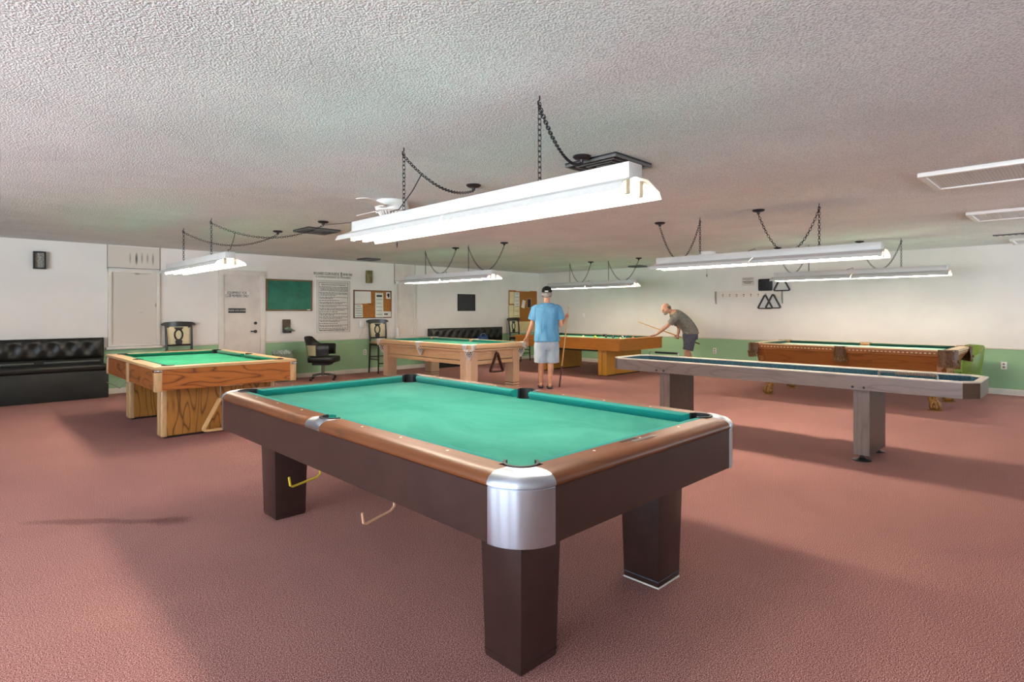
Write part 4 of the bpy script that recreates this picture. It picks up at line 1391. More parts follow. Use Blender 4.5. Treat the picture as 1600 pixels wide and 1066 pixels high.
# ---- shuffleboard table F
def shuffleboard():
    x0, x1, y0, y1, z0, z1 = 5.80, 6.52, .63, 4.16, .652, .79
    xc, yc = (x0 + x1) / 2, (y0 + y1) / 2
    hx, hy = (x1 - x0) / 2, (y1 - y0) / 2
    r = thing('shuffleboard_table', 'long grey brown shuffleboard table with blue carpeted trough', 'shuffleboard', (xc, yc, 0))
    fy_ = wood('grey_walnut_laminate_y', '8a7b74', '655650', 'Y', 3, .4, .15, .5, 9, 2, .12)
    fz_ = wood('grey_walnut_laminate_z', '84766f', '62544d', 'Z', 3, .4, .15, .5, 9, 2, .08)
    fd = wood('shaded_walnut_laminate_z', '4a3324', '30201a', 'Z', 3, .42, .15, .5, 9, 2, .08)  # shade of the end-facing pedestal sides painted in as darker laminate
    fx_ = wood('shaded_walnut_laminate_x', '5f4a3c', '46342a', 'X', 3, .42, .15, .5, 9, 2, .12)  # end and corner panels: shade painted into a browner laminate
    ch = .10
    for sx in (-1, 1):
        a, b = sorted((sx * hx, sx * (hx - .03)))
        MB().box(a, b, -hy + ch, hy - ch, z0, z1 - .012).build('side_panel', fy_, r, smooth=False)
    for sy in (-1, 1):
        a, b = sorted((sy * hy, sy * (hy - .03)))
        MB().box(-hx + ch, hx - ch, a, b, z0, z1 - .012).build('end_panel', fx_, r, smooth=False)
        for sx in (-1, 1):
            P = [(sx * hx, sy * (hy - ch)), (sx * (hx - ch), sy * hy), (sx * (hx - ch - .012), sy * (hy - .03)), (sx * (hx - .03), sy * (hy - ch - .012))]
            MB().prism(P, z0, z1 - .012).build('corner_panel', fx_, r, smooth=False)
    # pale top edge, one closed octagonal band
    def octo(k_):
        a, b, c_ = hx - k_, hy - k_, ch - k_ * .41
        return [(a, -b + c_), (a, b - c_), (a - c_, b), (-a + c_, b), (-a, b - c_), (-a, -b + c_), (-a + c_, -b), (a - c_, -b)]
    o_, i_ = octo(-.002), octo(.045)
    rings = [[(o_[q][0], o_[q][1], z1 - .012), (o_[q][0], o_[q][1], z1), (i_[q][0], i_[q][1], z1), (i_[q][0], i_[q][1], z1 - .012)] for q in range(8)]
    MB().loft(rings, loop=True).build('top_edge', mat('pale_laminate_edge', 'd6cdbf', .4), r, smooth=False)
    blue = mat('blue_grey_carpet', '2a5060', .95, var=.25, vs=70, bmp=.4, bs=180)
    i2 = octo(.046); i3 = octo(.052)
    rings = [[(i2[q][0], i2[q][1], z1 - .012), (i2[q][0], i2[q][1], z0 + .02), (i3[q][0], i3[q][1], z0 + .02), (i3[q][0], i3[q][1], z1 - .012)] for q in range(8)]
    lin_ = MB().loft(rings, loop=True)
    lin_.prism(octo(.04), z0 + .004, z0 + .03)
    lin_.build('carpet_trough', blue, r, smooth=False)
    MB().box(-.17, .17, -hy + .2, hy - .2, z0 + .03, z0 + .075, .006).build('playfield', mat('maple_board', 'c99a5c', .25, coat=.6), r)
    for y in (-.925, 1.075):
        lg = MB().box(-.26, .30, y - .065, y + .065, .05, z0).build('pedestal', [fz_, fd], r, smooth=False)
        for p_ in lg.data.polygons:
            if abs(p_.normal.y) > .5: p_.material_index = 1
        bl_ = MB()
        for yy in (-.04, .04):
            bl_.lathe([(0, 0), (.012, 0), (.012, .008), (0, .01)], (0, 0, 0), 10)
        for q in (-.22, .26):
            ft = MB().lathe([(0, 0), (.075, 0), (.075, .006), (.03, .018), (.016, .03), (.014, .06), (0, .06)], (q - .02, y, 0), 20)
            ft.build('levelling_foot', M['black'], lg)
        for yy in (-.045, .045):
            MB().tube([(-hx - .006, y + yy, z0 + .025), (-hx + .01, y + yy, z0 + .025)], .011, 10).build('bolt', M['black'], r)
    # abacus scorers on the rails
    def scorer(x, ya, yb, beads, m_):
        s_ = MB()
        for y in (ya, yb):
            s_.tube([(x, y, z1), (x, y, z1 + .03), (x + (.0), y + (.01 if y == ya else -.01), z1 + .042)], .010, 8)
        s_.tube([(x, ya, z1 + .035), (x, yb, z1 + .035)], .0035, 6)
        k_ = s_.build('scorer', M['steel'], r)
        for i in range(beads[2]):
            yy = beads[0] + (beads[1] - beads[0]) * i / (beads[2] - 1)
            q = MB().lathe([(.005, -.006), (.014, -.005), (.014, .005), (.005, .006)], (0, 0, 0), 10)
            q.move(Matrix.Translation((x, yy, z1 + .035)) @ Matrix.Rotation(PI / 2, 4, 'X'))
            q.build('bead', m_, k_)
    scorer(-hx + .022, .90 - yc, 1.315 - yc, (.915 - yc, 1.19 - yc, 20), mat('tan_bead', '7d6a58', .4))
    scorer(hx - .022, 3.63 - yc, 4.04 - yc, (3.65 - yc, 3.95 - yc, 20), M['black'])
    return r
shuffleboard()

# ------------------------------------------------------------------ benches
def bench(x0, x1, label):
    wdt = x1 - x0
    xc = (x0 + x1) / 2
    h = wdt / 2
    r = thing('upholstered_bench', label, 'bench', (xc, YL - .02, 0))
    MB().box(-h, h, -.40, 0, 0, .43, .004).build('base', M['blackboard_paint'], r)
    sc = MB().box(-h + .02, h - .02, -.42, -.03, .43, .535, .035, 4)
    sc.build('seat_cushion', M['vinyl'], r)
    MB().box(-h + .01, h - .01, -.06, 0, .43, .93, .003).build('back_board', M['blackboard_paint'], r)
    nx, nz = 96, 14
    g = []
    for j in range(nz + 1):
        row = []
        v = j / nz
        for i in range(nx + 1):
            u = i / nx
            x = -h + .01 + (wdt - .02) * u
            z = .60 + .325 * v
            edge = min(1, min(u * nx / 3, (1 - u) * nx / 3)) * min(1, min(v * nz / 2.5, (1 - v) * nz / 2.5 + .15))
            ph = u * 11 * 2 * PI
            tuft = .5 + .5 * math.cos(ph) * math.cos(v * 2 * PI)
            dep = .07 + .05 * (max(0, edge) ** .5) * (.45 + .55 * tuft)
            row.append((x, -dep, z))
        g.append(row)
    bk = MB()
    bk.loft(g, cap=False, closed=False)
    bk.loft([[(-h + .01, -.06, .6), (h - .01, -.06, .6)], [g[0][0], g[0][-1]]], cap=False, closed=False)
    bk.box(-h + .008, h - .008, -.075, -.05, .6, .93)
    bk.build('tufted_back', M['vinyl'], r)
    rail_ = MB()
    for q in range(3):
        a = -h + .06 + wdt * q / 3
        rail_.box(a, a + wdt / 3 - .12, -.075, -.05, .548, .575, .003)
    rail_.build('back_rail', mat('grey_rail', '53554e', .5) if q < 0 else M['rail_grey'], r)
    return r
M['rail_grey'] = mat('grey_painted_rail', '55574f', .5)
bench(-.66, 1.80, 'black tufted vinyl bench on a black box base, at the far left')
bench(8.24, 10.68, 'black vinyl bench behind the blond table')
bag = thing('duffel_bag', 'crumpled blue bag lying on the bench behind the blond table', 'bag', (9.84, YL - .24, .537))
bb = MB()
random.seed(5)
bb.ell((0, 0, .09), (.17, .1, .09), n=20, m=12)
bb.ell((.08, .0, .14), (.08, .07, .06), n=14, m=10).ell((-.1, 0, .1), (.08, .08, .09), n=14, m=10)
bo = bb.build('body', mat('blue_nylon', '1d4a86', .5, var=.2, vs=20, bmp=.4, bs=18), bag)
bake(bo, [('REMESH', dict(mode='VOXEL', voxel_size=.012)), ('SMOOTH', dict(factor=.5, iterations=4))])
MB().tube([(-.1, 0, .17), (-.06, -.02, .23), (.04, -.02, .24), (.1, 0, .18)], .008, 6).build('handle', mat('pale_blue_strap', '8fa8c8', .7), bag)

# ------------------------------------------------------------------ counter stools
M['seat_tan'] = wood('tan_seat_wood', 'c29a6a', 'a87c4e', 'X', 3, .5)
M['cream_fabric'] = mat('cream_fabric', 'ddd2ac', .9, var=.02, vs=20)
def stool(loc, rz, label):
    r = thing('counter_stool', label, 'stool', loc, rz, 'black counter stools along the wall')
    MB().prism(rrect(-.22, .22, -.21, .20, .06), .645, .685, 'Z', .012).build('seat', M['seat_tan'], r)
    for sx in (-1, 1):
        MB().tube([(sx * .20, -.19, 0), (sx * .19, -.18, .64)], [.015, .021], 8).build('leg', M['blackwood'], r)
        MB().tube([(sx * .205, .225, 0), (sx * .20, .195, .4), (sx * .195, .185, .66), (sx * .2, .20, .9), (sx * .205, .225, 1.11)], [.016, .02, .021, .019, .016], 8).build('rear_post', M['blackwood'], r)
        MB().tube([(sx * .197, -.185, .3), (sx * .2, .2, .3)], .011, 6).build('side_stretcher', M['blackwood'], r)
    MB().tube([(-.197, -.186, .22), (.197, -.186, .22)], .012, 6).build('foot_rail', M['blackwood'], r)
    MB().tube([(-.2, .2, .35), (.2, .2, .35)], .011, 6).build('rear_stretcher', M['blackwood'], r)
    MB().box(-.19, .19, -.18, .18, .60, .645, .004).build('seat_frame', M['blackwood'], r)
    # crest rail, curved in plan, drooping rounded ends
    top = []
    n = 20
    for i in range(n + 1):
        u = i / n * 2 - 1
        x = u * .275
        zt = 1.175 - .018 * u * u - (.03 * max(0, abs(u) - .85) / .15)
        zb = 1.085 + (.025 * math.cos(u * PI * 2) if abs(u) < .8 else .02)
        if abs(u) < .3: zb = 1.05 + .05 * abs(u) / .3
        if abs(u) > .92: zb += (abs(u) - .92) / .08 * .02
        y = .225 - .03 * (1 - u * u) * -1
        top.append([(x, y - .014, zb), (x, y + .014, zb), (x, y + .012, zt), (x, y - .012, zt)])
    MB().loft(top).build('crest_rail', M['blackwood'], r, ang=60)
    MB().tube([(-.2, .20, .765), (.2, .20, .765)], .014, 8).build('lower_rail', M['blackwood'], r)
    sp = MB()
    yb = .225
    sp.prism([(-.075, 1.075), (.075, 1.075), (.045, 1.03), (-.045, 1.03)], yb - .008, yb + .012, 'Y')
    ov = [(.062 * math.cos(2 * PI * i / 24), yb, .945 + .09 * math.sin(2 * PI * i / 24)) for i in range(24)]
    sp.tube(ov, .014, 6, loop=True)
    sp.prism([(-.03, .87), (.03, .87), (.055, .83), (.04, .77), (-.04, .77), (-.055, .83)], yb - .02, yb + .002, 'Y')
    sp.build('splat', M['blackwood'], r, ang=60)
    MB().box(-.185, .185, .232, .25, .78, 1.085, .006).build('back_panel', M['cream_fabric'], r)
    return r
stool((2.87, YL - .35, 0), .05, 'black stool with cream back between the sooty hatch and the white door')
stool((6.82, YL - .30, 0), -.05, 'black stool with cream back below the framed cork board')
stool((11.08, YL - .36, 0), .1, 'black stool with cream back below the corner cork board')

# ------------------------------------------------------------------ office chair
oc = thing('office_chair', 'black vinyl swivel chair on casters under the rules poster', 'chair', (5.24, 10.68, 0), -AZ)
MB().prism(rrect(-.2, .32, -.24, .24, .06), .35, .465, 'Z', .025).build('seat', M['vinyl'], oc)
MB().prism(rrect(-.14, .2, -.16, .16, .05), .3, .352).build('seat_pan', M['black'], oc)
bs_ = []
n = 22
for i in range(n + 1):
    u = i / n * 2 - 1
    a = PI + u * 2.0
    rx, ry = .24, .25
    zt = .86 - (.0 if abs(u) < .35 else min(1, (abs(u) - .35) / .25) * .15)
    zb = .475 if abs(u) < .9 else .5
    cx = .0
    ext = max(0, abs(u) - .72) / .28 * .12
    ring = []
    for q, z in ((1.0, zb), (1.0, (zb + zt) / 2), (1.03, zt - .03), (.94, zt), (.84, zt - .03), (.80, (zb + zt) / 2), (.80, zb)):
        lean = (z - .47) * .22 * (-1)
        ring.append((cx + rx * q * math.cos(a) + lean * max(0, -math.cos(a)) + ext, ry * q * math.sin(a), z))
    bs_.append(ring)
MB().loft(bs_).build('wrap_back', M['vinyl'], oc, ang=60)
pn = []
for i in range(9):
    u = -.35 - .4 * i / 8
    a = PI - u * 2.0
    pn.append([(.24 * q * math.cos(a) - (z - .47) * .22 * max(0, -math.cos(a)), .25 * q * math.sin(a), z) for q, z in ((1.01, .49), (1.03, .49), (1.045, .69), (1.02, .69))])
MB().loft(pn).build('side_panel', mat('beige_vinyl', 'b5ae8a', .5), oc)
MB().tube([(.04, 0, .08), (.04, 0, .31)], .03, 14).build('column', M['steel'], oc)
for i in range(4):
    a = PI / 4 + PI / 2 * i + .25
    dx, dy = math.cos(a), math.sin(a)
    arm = MB().tube([(.04, 0, .12), (.04 + .15 * dx, .15 * dy, .105), (.04 + .3 * dx, .3 * dy, .075)], [.018, .015, .012], 8).build('base_arm', M['steel'], oc)
    q = MB()
    q.tube([(.04 + .3 * dx - .012 * dy, .3 * dy + .012 * dx, .027), (.04 + .3 * dx + .012 * dy, .3 * dy - .012 * dx, .027)], .027, 14)
    q.tube([(.04 + .3 * dx, .3 * dy, .03), (.04 + .3 * dx, .3 * dy, .075)], .008, 6)
    q.build('caster', M['black'], arm)

# ------------------------------------------------------------------ waste bin with liner
wbn = thing('waste_bin', 'grey waste bin with a clear crumpled liner between the oak table and the wall', 'waste bin', (4.62, YL - .28, 0))
MB().prism(rrect(-.17, .17, -.13, .13, .05), 0, .54, 'Z', .01).build('body', mat('grey_green_plastic', '5c6a58', .5), wbn)
lr = MB()
random.seed(11)
rr_ = []
for j in range(4):
    ring = []
    for i in range(36):
        a = 2 * PI * i / 36
        k_ = 1.04 + .03 * j + random.uniform(-.03, .03)
        ring.append((.18 * k_ * math.cos(a), .14 * k_ * math.sin(a), .50 + (.03, .06, .085, .075)[j] + random.uniform(-.012, .012)))
    rr_.append(ring)
lr.loft(rr_, cap=False)
lr.build('liner', mat('cloudy_plastic', '9fb0a4', .25, var=.25, vs=40), wbn)

# ------------------------------------------------------------------ green armchair by the right wall
gc = thing('green_armchair', 'lime green tub armchair beyond the carved table by the right wall', 'armchair', (11.45, 1.52, 0), PI * .72)
G1 = mat('lime_green_vinyl', '667f2a', .45, var=.1, vs=5)
MB().prism(rrect(-.25, .3, -.26, .26, .06), .3, .43, 'Z', .03).build('seat_cushion', G1, gc)
MB().prism(rrect(-.27, .27, -.27, .27, .05), .1, .3, 'Z', .01).build('seat_base', G1, gc)
sh = []
for i in range(25):
    u = i / 24 * 2 - 1
    a = PI + u * 1.9
    zt = .82 - .22 * max(0, abs(u) - .3) / .7
    ring = []
    for q, z in ((1.0, .12), (1.05, .45), (1.16, zt - .02), (1.12, zt), (1.02, zt - .02), (.86, .45), (.86, .12)):
        ring.append((.30 * q * math.cos(a), .31 * q * math.sin(a), z))
    sh.append(ring)
MB().loft(sh).build('wrap_back', G1, gc, ang=60)
for sx in (-1, 1):
    for sy in (-1, 1):
        MB().tube([(sx * .2, sy * .2, .11), (sx * .22, sy * .22, 0)], [.022, .014], 8).build('leg', M['blackwood'], gc)

# ------------------------------------------------------------------ people
def limb(mb, pts, n=14):
    """rounded tapering limb: pts = (x, y, z, r) or (x, y, z, (r_side, r_front))"""
    P = [Vector(p[:3]) for p in pts]
    R = [p[3] for p in pts]
    f = lambda k_, s_: (k_[0] * s_, k_[1] * s_) if isinstance(k_, tuple) else k_ * s_
    mn = lambda k_: min(k_) if isinstance(k_, tuple) else k_
    a = (P[0] - P[1]).normalized(); b = (P[-1] - P[-2]).normalized()
    pp = [P[0] + a * mn(R[0]) * .9, P[0] + a * mn(R[0]) * .6] + P + [P[-1] + b * mn(R[-1]) * .6, P[-1] + b * mn(R[-1]) * .9]
    rr = [f(R[0], .35), f(R[0], .75)] + R + [f(R[-1], .75), f(R[-1], .35)]
    mb.tube(pp, rr, n)
def body_rings(mb, rows, n=24):
    """horizontal or tilted elliptical sections: (centre, side axis, front axis, half side, half front)"""
    rings = []
    for c, s_, f, a, b in rows:
        c, s_, f = Vector(c), Vector(s_).normalized(), Vector(f).normalized()
        rings.append([c + s_ * (a * math.copysign(abs(math.cos(2 * PI * i / n)) ** .85, math.cos(2 * PI * i / n))) + f * (b * math.copysign(abs(math.sin(2 * PI * i / n)) ** .85, math.sin(2 * PI * i / n))) for i in range(n)])
    mb.loft(rings)
def hand(mb, wrist, d, nrm, thumb_side, curl, s_=1.0):
    """palm, four bent fingers and a thumb; d points along the hand, nrm out of the palm"""
    w_, d, nrm = Vector(wrist), Vector(d).normalized(), Vector(nrm).normalized()
    nrm = (nrm - d * nrm.dot(d)).normalized()
    side = d.cross(nrm) * thumb_side
    rows = []
    for t, a, b in ((-.01, .024, .02), (.02, .032, .019), (.055, .040, .017), (.085, .041, .014), (.095, .036, .011)):
        rows.append((w_ + d * t * s_, side, nrm, a * s_, b * s_))
    body_rings(mb, rows, 14)
    for k_, (off, L_) in enumerate(((.03, (.042, .026, .020)), (.010, (.046, .029, .021)), (-.010, (.043, .027, .020)), (-.029, (.034, .021, .017)))):
        p = w_ + d * (.088 - abs(off - .005) * .2) * s_ + side * off * s_
        dd = d.copy()
        pts = [(*(p - d * .015), .0095 * s_), (*p, .0095 * s_)]
        for j, l in enumerate(L_):
            dd = Quaternion(d.cross(nrm), -curl[j] * (1 + .06 * k_)) @ dd if False else (Matrix.Rotation(curl[j] * (1 + .06 * k_), 3, nrm.cross(d) * -1) @ dd)
            p = p + dd * l * s_
            pts.append((*p, (.0088 - .0008 * j) * s_))
        limb(mb, pts, 8)
    p = w_ + d * .02 * s_ + side * .026 * s_ + nrm * .004
    t1 = (d * .65 + side * .75 + nrm * .25).normalized()
    t2 = (d * .85 + side * .2 + nrm * (.25 + .5 * min(1, curl[0]))).normalized()
    pts = [(*p, .013 * s_), (*(p + t1 * .035 * s_), .0115 * s_), (*(p + t1 * .035 * s_ + t2 * .03 * s_), .0098 * s_), (*(p + t1 * .035 * s_ + t2 * .055 * s_), .0082 * s_)]
    limb(mb, pts, 8)
def head(mb, c, fwd, up, s_=1.0):
    """skull, jaw, nose, ears, brow, lips added to the body mesh; returns the axes"""
    fwd = Vector(fwd).normalized(); up = Vector(up); up = (up - fwd * up.dot(fwd)).normalized()
    rt = fwd.cross(up)
    R = Matrix((rt, fwd, up)).transposed()
    c = Vector(c)
    at = lambda x, y, z: c + (rt * x + fwd * y + up * z) * s_
    E = lambda p, r: mb.ell(at(*p), tuple(q * s_ for q in r), R, 18, 12)
    E((0, -.012, .03), (.076, .094, .085)); E((0, .012, -.02), (.066, .078, .085)); E((0, .035, -.075), (.046, .05, .04))
    E((0, .078, .02), (.05, .018, .012))
    mb.tube([at(0, .083, .018), at(0, .098, -.008), at(0, .108, -.026), at(0, .09, -.036)], [.008 * s_, .011 * s_, .015 * s_, .008 * s_], 8)
    E((0, .088, -.056), (.022, .01, .006)); E((0, .086, -.066), (.02, .01, .006)); E((0, .075, -.095), (.02, .018, .014))
    for q in (-1, 1):
        E((q * .078, -.005, -.008), (.012, .02, .032)); E((q * .045, .055, -.03), (.025, .03, .02))
    return R, at
def eyes(parent, at, s_=1.0):
    for q in (-1, 1):
        MB().ell(at(q * .031, .078, 0), (.009 * s_,) * 3, n=10, m=8).build('eye', mat('eye_dark', '2a211c', .2) if 'eye_dark' not in bpy.data.materials else bpy.data.materials['eye_dark'], parent)
REM = lambda v, it=6: [('REMESH', dict(mode='VOXEL', voxel_size=v)), ('SMOOTH', dict(factor=.5, iterations=it))]

# ---- man in blue, seen from behind (local x = his right, y = forward, z = up)
def man_blue():
    r = thing('person', 'man in black cap, blue tee and pale shorts standing with a cue, seen from behind', 'person', (7.49, 6.73, 0), -AZ)
    b = MB()
    X, Y, Z = (1, 0, 0), (0, 1, 0), (0, 0, 1)
    body_rings(b, [((0, 0, z), X, Y, a, c_) for z, a, c_ in ((.86, .17, .115), (.95, .175, .12), (1.08, .165, .115), (1.22, .175, .12), (1.35, .19, .12), (1.43, .17, .1), (1.49, .09, .07))])
    limb(b, [(0, .0, 1.46, .062), (.005, .01, 1.53, .055), (.005, .02, 1.59, .055)])
    R, at = head(b, (.005, .03, 1.665), (.12, 1, -.05), (0, 0, 1), 1.02)
    # left arm down to the pocket of the blond table, right arm bent up holding the cue
    limb(b, [(-.175, 0, 1.40, .05), (-.225, 0, 1.28, .046), (-.255, .03, 1.12, .040), (-.30, .10, 1.0, .037), (-.345, .18, .885, .027)])
    hand(b, (-.345, .18, .885), (-.10, .55, -.75), (.25, -.75, -.6), 1, (.5, .5, .35))
    limb(b, [(.175, 0, 1.40, .05), (.225, -.01, 1.27, .046), (.25, -.02, 1.10, .042), (.30, .07, 1.15, .038), (.345, .16, 1.215, .028)])
    hand(b, (.345, .16, 1.215), (.25, .55, .6), (.8, -.45, .1), -1, (1.45, 1.5, 1.0))
    # legs
    for sx, fx, fy in ((-1, -.10, .05), (1, .055, -.04)):
        limb(b, [(sx * .085, 0, .86, (.085, .095)), (sx * .082, 0, .66, (.075, .08)), ((sx * .085 + fx) / 2, fy * .4, .47, .056), ((sx * .07 + fx) / 2 + fx * .1, fy * .7 - .012, .33, .054), (fx, fy, .16, .037), (fx, fy, .09, .034)])
        limb(b, [(fx, fy - .035, .052, .032), (fx, fy + .05, .05, .035), (fx + sx * .01, fy + .13, .032, (.042, .022)), (fx + sx * .012, fy + .18, .028, (.036, .016))])
    o = b.build('body', M['skin'], r)
    bake(o, REM(.007, 5))
    eyes(r, at, 1.02)
    # tee shirt
    s_ = MB()
    body_rings(s_, [((.003, 0, z), X, Y, a, c_) for z, a, c_ in ((.825, .232, .172), (.86, .23, .17), (.95, .218, .16), (1.08, .205, .148), (1.22, .212, .15), (1.34, .225, .148), (1.41, .225, .132), (1.46, .17, .105), (1.50, .09, .08))])
    for sx, p in ((-1, [(-.14, 0, 1.415, .08), (-.19, 0, 1.385, .088), (-.228, .0, 1.28, .082), (-.25, .01, 1.20, .084)]), (1, [(.14, 0, 1.415, .08), (.19, 0, 1.385, .088), (.228, -.006, 1.28, .082), (.25, -.012, 1.2, .084)])):
        s_.tube([q[:3] for q in p], [q[3] for q in p], 16)
    def folds():
        m, nt, p, N, K = new_mat('blue_cotton')
        v = coords(nt, (3, 3, 1.0))
        f = noise(nt, v, 2.6, 4, .55, .8)
        K.new(ramp(nt, f, [(.3, lin('3d82ad')), (.7, lin('74afd4'))]), p.inputs['Base Color'])
        p.inputs['Roughness'].default_value = .9
        bump(nt, p, f, .7, .05)
        return m
    o = s_.build('tee_shirt', folds(), r)
    bake(o, REM(.011, 5))
    # denim shorts
    s_ = MB()
    body_rings(s_, [((0, 0, z), X, Y, a, c_) for z, a, c_ in ((.68, .19, .11), (.74, .2, .132), (.80, .203, .145), (.86, .195, .142), (.90, .17, .125))])
    for sx in (-1, 1):
        s_.tube([(sx * .085, 0, .84), (sx * .092, 0, .74), (sx * .10, 0, .64), (sx * .109, .005, .45)], [(.10, .12), (.108, .135), (.103, .122), (.110, .114)], 18)
    def denim():
        m, nt, p, N, K = new_mat('washed_denim')
        v = coords(nt, (3, 3, 1.5))
        f = noise(nt, v, 3, 4, .6, .5)
        K.new(ramp(nt, f, [(.3, lin('8fa9bd')), (.7, lin('bccbd2'))]), p.inputs['Base Color'])
        p.inputs['Roughness'].default_value = .9
        bump(nt, p, f, .6, .03)
        return m
    o = s_.build('shorts', denim(), r)
    bake(o, REM(.009, 3))
    # hair and cap
    h = MB()
    h.ell(at(0, -.02, .012), (.082, .092, .075), R, 20, 14)
    for q in (-1, 1):
        h.ell(at(q * .068, -.03, -.03), (.018, .045, .04), R)
    h.ell(at(0, -.075, -.035), (.06, .035, .045), R)
    o = h.build('hair', mat('grey_hair', '9a968e', .9, var=.2, vs=60, bmp=.5, bs=120), r)
    bake(o, REM(.008, 3))
    cp_ = MB()
    rings = []
    for i in range(9):
        t = i / 8
        z = .025 + .105 * t
        k_ = math.sqrt(max(.002, 1 - t ** 2.4))
        rings.append([at(.09 * k_ * math.cos(2 * PI * j / 24), -.012 + .108 * k_ * math.sin(2 * PI * j / 24), z - .018 * math.sin(2 * PI * j / 24) * -1 * (1 - t)) for j in range(24)])
    cp_.loft(rings)
    cap = cp_.build('cap', mat('black_cotton', '121214', .85, bmp=.2), r, ang=60)
    br = MB()
    br.loft([[at(.085 * math.sin(u), .075 + k_ * math.cos(u) * 1.0, .042 + q - .01 * u * u) for u in [(-1.2 + 2.4 * j / 10) for j in range(11)]] for k_, q in ((.0, 0), (.09, -.012), (.09, -.018), (.0, -.006))], cap=False, closed=False, loop=True)
    br.build('brim', bpy.data.materials['black_cotton'], cap)
    cl = MB()
    cl.loft([[at(.035 * math.sin(u), -.012 - .113 * math.cos(u * .38), z) for u in [(-1 + 2 * j / 8) for j in range(9)]] for z in (.018, .04)], cap=False, closed=False)
    o = cl.build('strap_patch', M['paper'], cap)
    bake(o, [('SOLIDIFY', dict(thickness=.004, offset=0))])
    # sandals
    for fx, fy, sx in ((-.10, .05, -1), (.055, -.04, 1)):
        sd = MB().prism([(fx + x * (1 + .1 * sx), fy + y) for x, y in rrect(-.046, .046, -.085, .205, .042)], 0, .022, 'Z', .004).build('sandal', M['rubber'], r)
        MB().tube([(fx - .046, fy + .04, .02), (fx - .03, fy + .09, .055), (fx + sx * .005, fy + .14, .058), (fx + .03, fy + .09, .06), (fx + .046, fy + .04, .02)], .008, 6).build('strap', M['rubber'], sd)
    return r
man_blue()
def local_to_world(loc, rz, p):
    c_, s_ = math.cos(rz), math.sin(rz)
    return Vector((loc[0] + c_ * p[0] - s_ * p[1], loc[1] + s_ * p[0] + c_ * p[1], p[2]))
def cue(a, b, label, wrap=.5):
    """billiard cue from butt a to tip b"""
    a, b = Vector(a), Vector(b)
    L_ = (b - a).length
    q = (b - a).to_track_quat('Z', 'Y')
    r = thing('pool_cue', label, 'cue', a)
    r.rotation_mode = 'QUATERNION'
    r.rotation_quaternion = q
    MB().lathe([(0, 0), (.014, 0), (.0148, .01), (.0145, .05), (.0138, .38)], n=14).build('butt', mat('maroon_cue_butt', '4a1a14', .3, coat=.6) if 'maroon_cue_butt' not in bpy.data.materials else bpy.data.materials['maroon_cue_butt'], r)
    MB().lathe([(.0138, .38), (.0125, .66), (.0095, 1.1), (.0066, L_ - .03)], n=14).build('shaft', mat('maple_cue_shaft', 'dba95e', .3, coat=.5) if 'maple_cue_shaft' not in bpy.data.materials else bpy.data.materials['maple_cue_shaft'], r)
    MB().lathe([(.0068, L_ - .03), (.0068, L_ - .012), (.006, L_), (0, L_ + .002)], n=12).build('ferrule', M['paper'], r)
    return r
m1 = (7.49, 6.73)
cue(local_to_world(m1, -AZ, (.235, .15, 0.0)), local_to_world(m1, -AZ, (.415, .199, 1.48)), 'pool cue held upright by the man in blue')

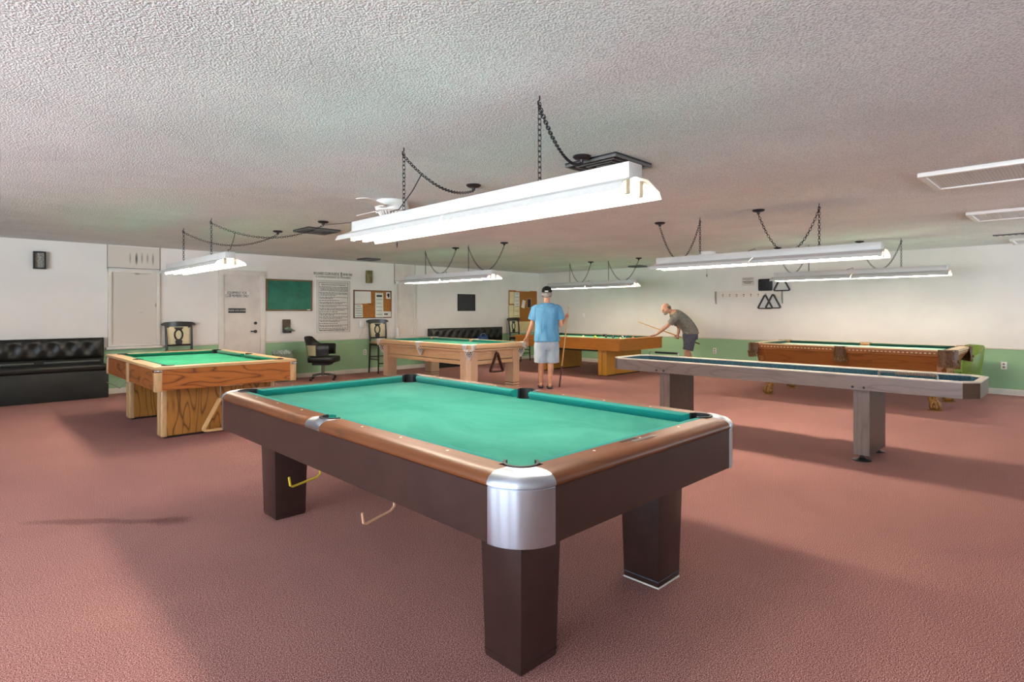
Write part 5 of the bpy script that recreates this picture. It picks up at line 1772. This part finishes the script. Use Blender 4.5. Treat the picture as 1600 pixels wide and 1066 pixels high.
# ---- leaning man (local x = picture right, y = away, z = up); he faces -x
def man_grey():
    r = thing('person', 'bald man in grey patterned shirt and dark shorts leaning over the honey oak table', 'person', (11.41, 6.17, 0), -AZ)
    b = MB()
    Yv = (0, 1, 0)
    # trunk from pelvis to neck, bent forward towards -x
    sp = [((.06, 0, .86), (-.1, 0, 1), .165, .125), ((.04, 0, .96), (-.45, 0, 1), .165, .12), ((-.03, 0, 1.08), (-.8, 0, 1), .165, .12), ((-.13, 0, 1.19), (-1, 0, .85), .18, .12), ((-.23, 0, 1.27), (-1, 0, .7), .19, .115), ((-.30, 0, 1.315), (-1, 0, .7), .15, .09), ((-.34, 0, 1.34), (-1, 0, .7), .07, .06)]
    body_rings(b, [(c_, Yv, Vector(t).normalized().cross(Vector(Yv)), a, f) for c_, t, a, f in sp])
    limb(b, [(-.32, 0, 1.33, .058), (-.37, 0, 1.36, .055), (-.41, 0, 1.38, .055)])
    R, at = head(b, (-.455, 0, 1.405), (-.86, -.12, -.5), (-.4, 0, .85), 1.0)
    # near (left) arm straight down to the rail, far (right) arm back holding the cue
    limb(b, [(-.27, -.17, 1.26, .056), (-.37, -.17, 1.14, .047), (-.46, -.12, 1.035, .04), (-.56, -.05, .94, .036), (-.65, .02, .85, .027)])
    hand(b, (-.65, .02, .845), (-.92, .25, -.16), (-.15, 0, -1), -1, (.12, .2, .15))
    limb(b, [(-.25, .17, 1.24, .055), (-.17, .24, 1.11, .046), (-.09, .27, .98, .04), (-.11, .25, .90, .035), (-.13, .24, .83, .027)])
    hand(b, (-.13, .24, .83), (-.25, -.15, -.95), (-.2, -.9, .1), 1, (1.2, 1.3, .8))
    for sy, fx in ((-1, -.06), (1, .08)):
        y = sy * .095
        limb(b, [(.06, y, .84, (.09, .1)), (.03 + fx * .3, y * 1.05, .64, .078), (.0 + fx * .7, y * 1.1, .47, .056), (.03 + fx, y * 1.1, .32, .054), (.05 + fx, y * 1.1, .15, .036), (.05 + fx, y * 1.1, .09, .035)])
        limb(b, [(.085 + fx, y * 1.1, .05, .034), (0 + fx, y * 1.1, .048, .036), (-.08 + fx, y * 1.1, .035, (.042, .024)), (-.12 + fx, y * 1.1, .03, (.036, .018))])
    o = b.build('body', M['skin_tan'], r)
    bake(o, REM(.007, 5))
    eyes(r, at)
    h = MB()
    for q in (-1, 1):
        h.ell(at(q * .07, -.035, .0), (.012, .05, .038), R)
    h.ell(at(0, -.088, -.005), (.065, .022, .045), R)
    h.ell(at(0, -.07, -.05), (.05, .03, .03), R)
    o = h.build('hair', mat('short_brown_grey_hair', '6f5b4c', .9, var=.2, vs=60, bmp=.4, bs=120), r)
    bake(o, REM(.007, 2))
    g = MB()
    g.ell(at(0, .06, -.085), (.05, .045, .032), R).ell(at(0, .088, -.045), (.025, .012, .008), R)
    o = g.build('beard', mat('grey_beard', '8d857c', .9, var=.25, vs=80, bmp=.4, bs=150), r)
    bake(o, REM(.007, 2))
    s_ = MB()
    sp2 = [((.085, 0, .86), (-.05, 0, 1), .195, .165), ((.07, 0, .93), (-.25, 0, 1), .195, .16), ((.02, 0, 1.02), (-.6, 0, 1), .192, .15), ((-.05, 0, 1.11), (-.85, 0, 1), .195, .145), ((-.14, 0, 1.195), (-1, 0, .85), .205, .14), ((-.23, 0, 1.265), (-1, 0, .7), .21, .13), ((-.295, 0, 1.305), (-1, 0, .7), .17, .105), ((-.33, 0, 1.328), (-1, 0, .7), .085, .075)]
    body_rings(s_, [(c_, Yv, Vector(t).normalized().cross(Vector(Yv)), a, f) for c_, t, a, f in sp2])
    s_.tube([(-.25, -.15, 1.27), (-.32, -.172, 1.20), (-.385, -.165, 1.115), (-.41, -.155, 1.085)], [.078, .076, .07, .072], 16)
    s_.tube([(-.24, .15, 1.25), (-.2, .2, 1.17), (-.155, .245, 1.08), (-.14, .252, 1.05)], [.078, .076, .07, .072], 16)
    def camo():
        m, nt, p, N, K = new_mat('grey_patterned_cotton')
        v = coords(nt)
        f = noise(nt, v, 80, 3, .6, 1.0)
        K.new(ramp(nt, f, [(.40, lin('5c5a52')), (.5, lin('77736a')), (.6, lin('928d80'))]), p.inputs['Base Color'])
        p.inputs['Roughness'].default_value = .9
        bump(nt, p, noise(nt, v, 9, 3, .5, .6), .6, .04)
        return m
    o = s_.build('shirt', camo(), r)
    bake(o, REM(.011, 5))
    s_ = MB()
    body_rings(s_, [((.07, 0, z), Yv, (1, 0, 0), a, c_) for z, a, c_ in ((.74, .19, .15), (.82, .195, .155), (.90, .18, .145), (.94, .17, .13))])
    for sy, fx in ((-1, -.06), (1, .08)):
        s_.tube([(.06, sy * .09, .8), (.04 + fx * .3, sy * .1, .66), (.02 + fx * .55, sy * .105, .515)], [(.115, .115), (.11, .11), (.112, .112)], 18)
    o = s_.build('shorts', mat('dark_grey_cotton', '4a4c56', .9, var=.12, vs=8, bmp=.3, bs=14), r)
    bake(o, REM(.009, 3))
    for sy, fx in ((-1, -.06), (1, .08)):
        q = MB()
        y = sy * .1045
        q.prism([(fx + x, y + yy) for x, yy in rrect(-.17, .13, -.05, .05, .045)], 0, .03, 'Z', .006)
        q.build('shoe', mat('white_shoe', 'cfcac2', .6) if 'white_shoe' not in bpy.data.materials else bpy.data.materials['white_shoe'], r)
    return r
man_grey()
m2 = (11.41, 6.17)
cue(local_to_world(m2, -AZ, (.34, .20, .63)), local_to_world(m2, -AZ, (-1.02, .34, 1.13)), 'pool cue held at the hip of the leaning man')
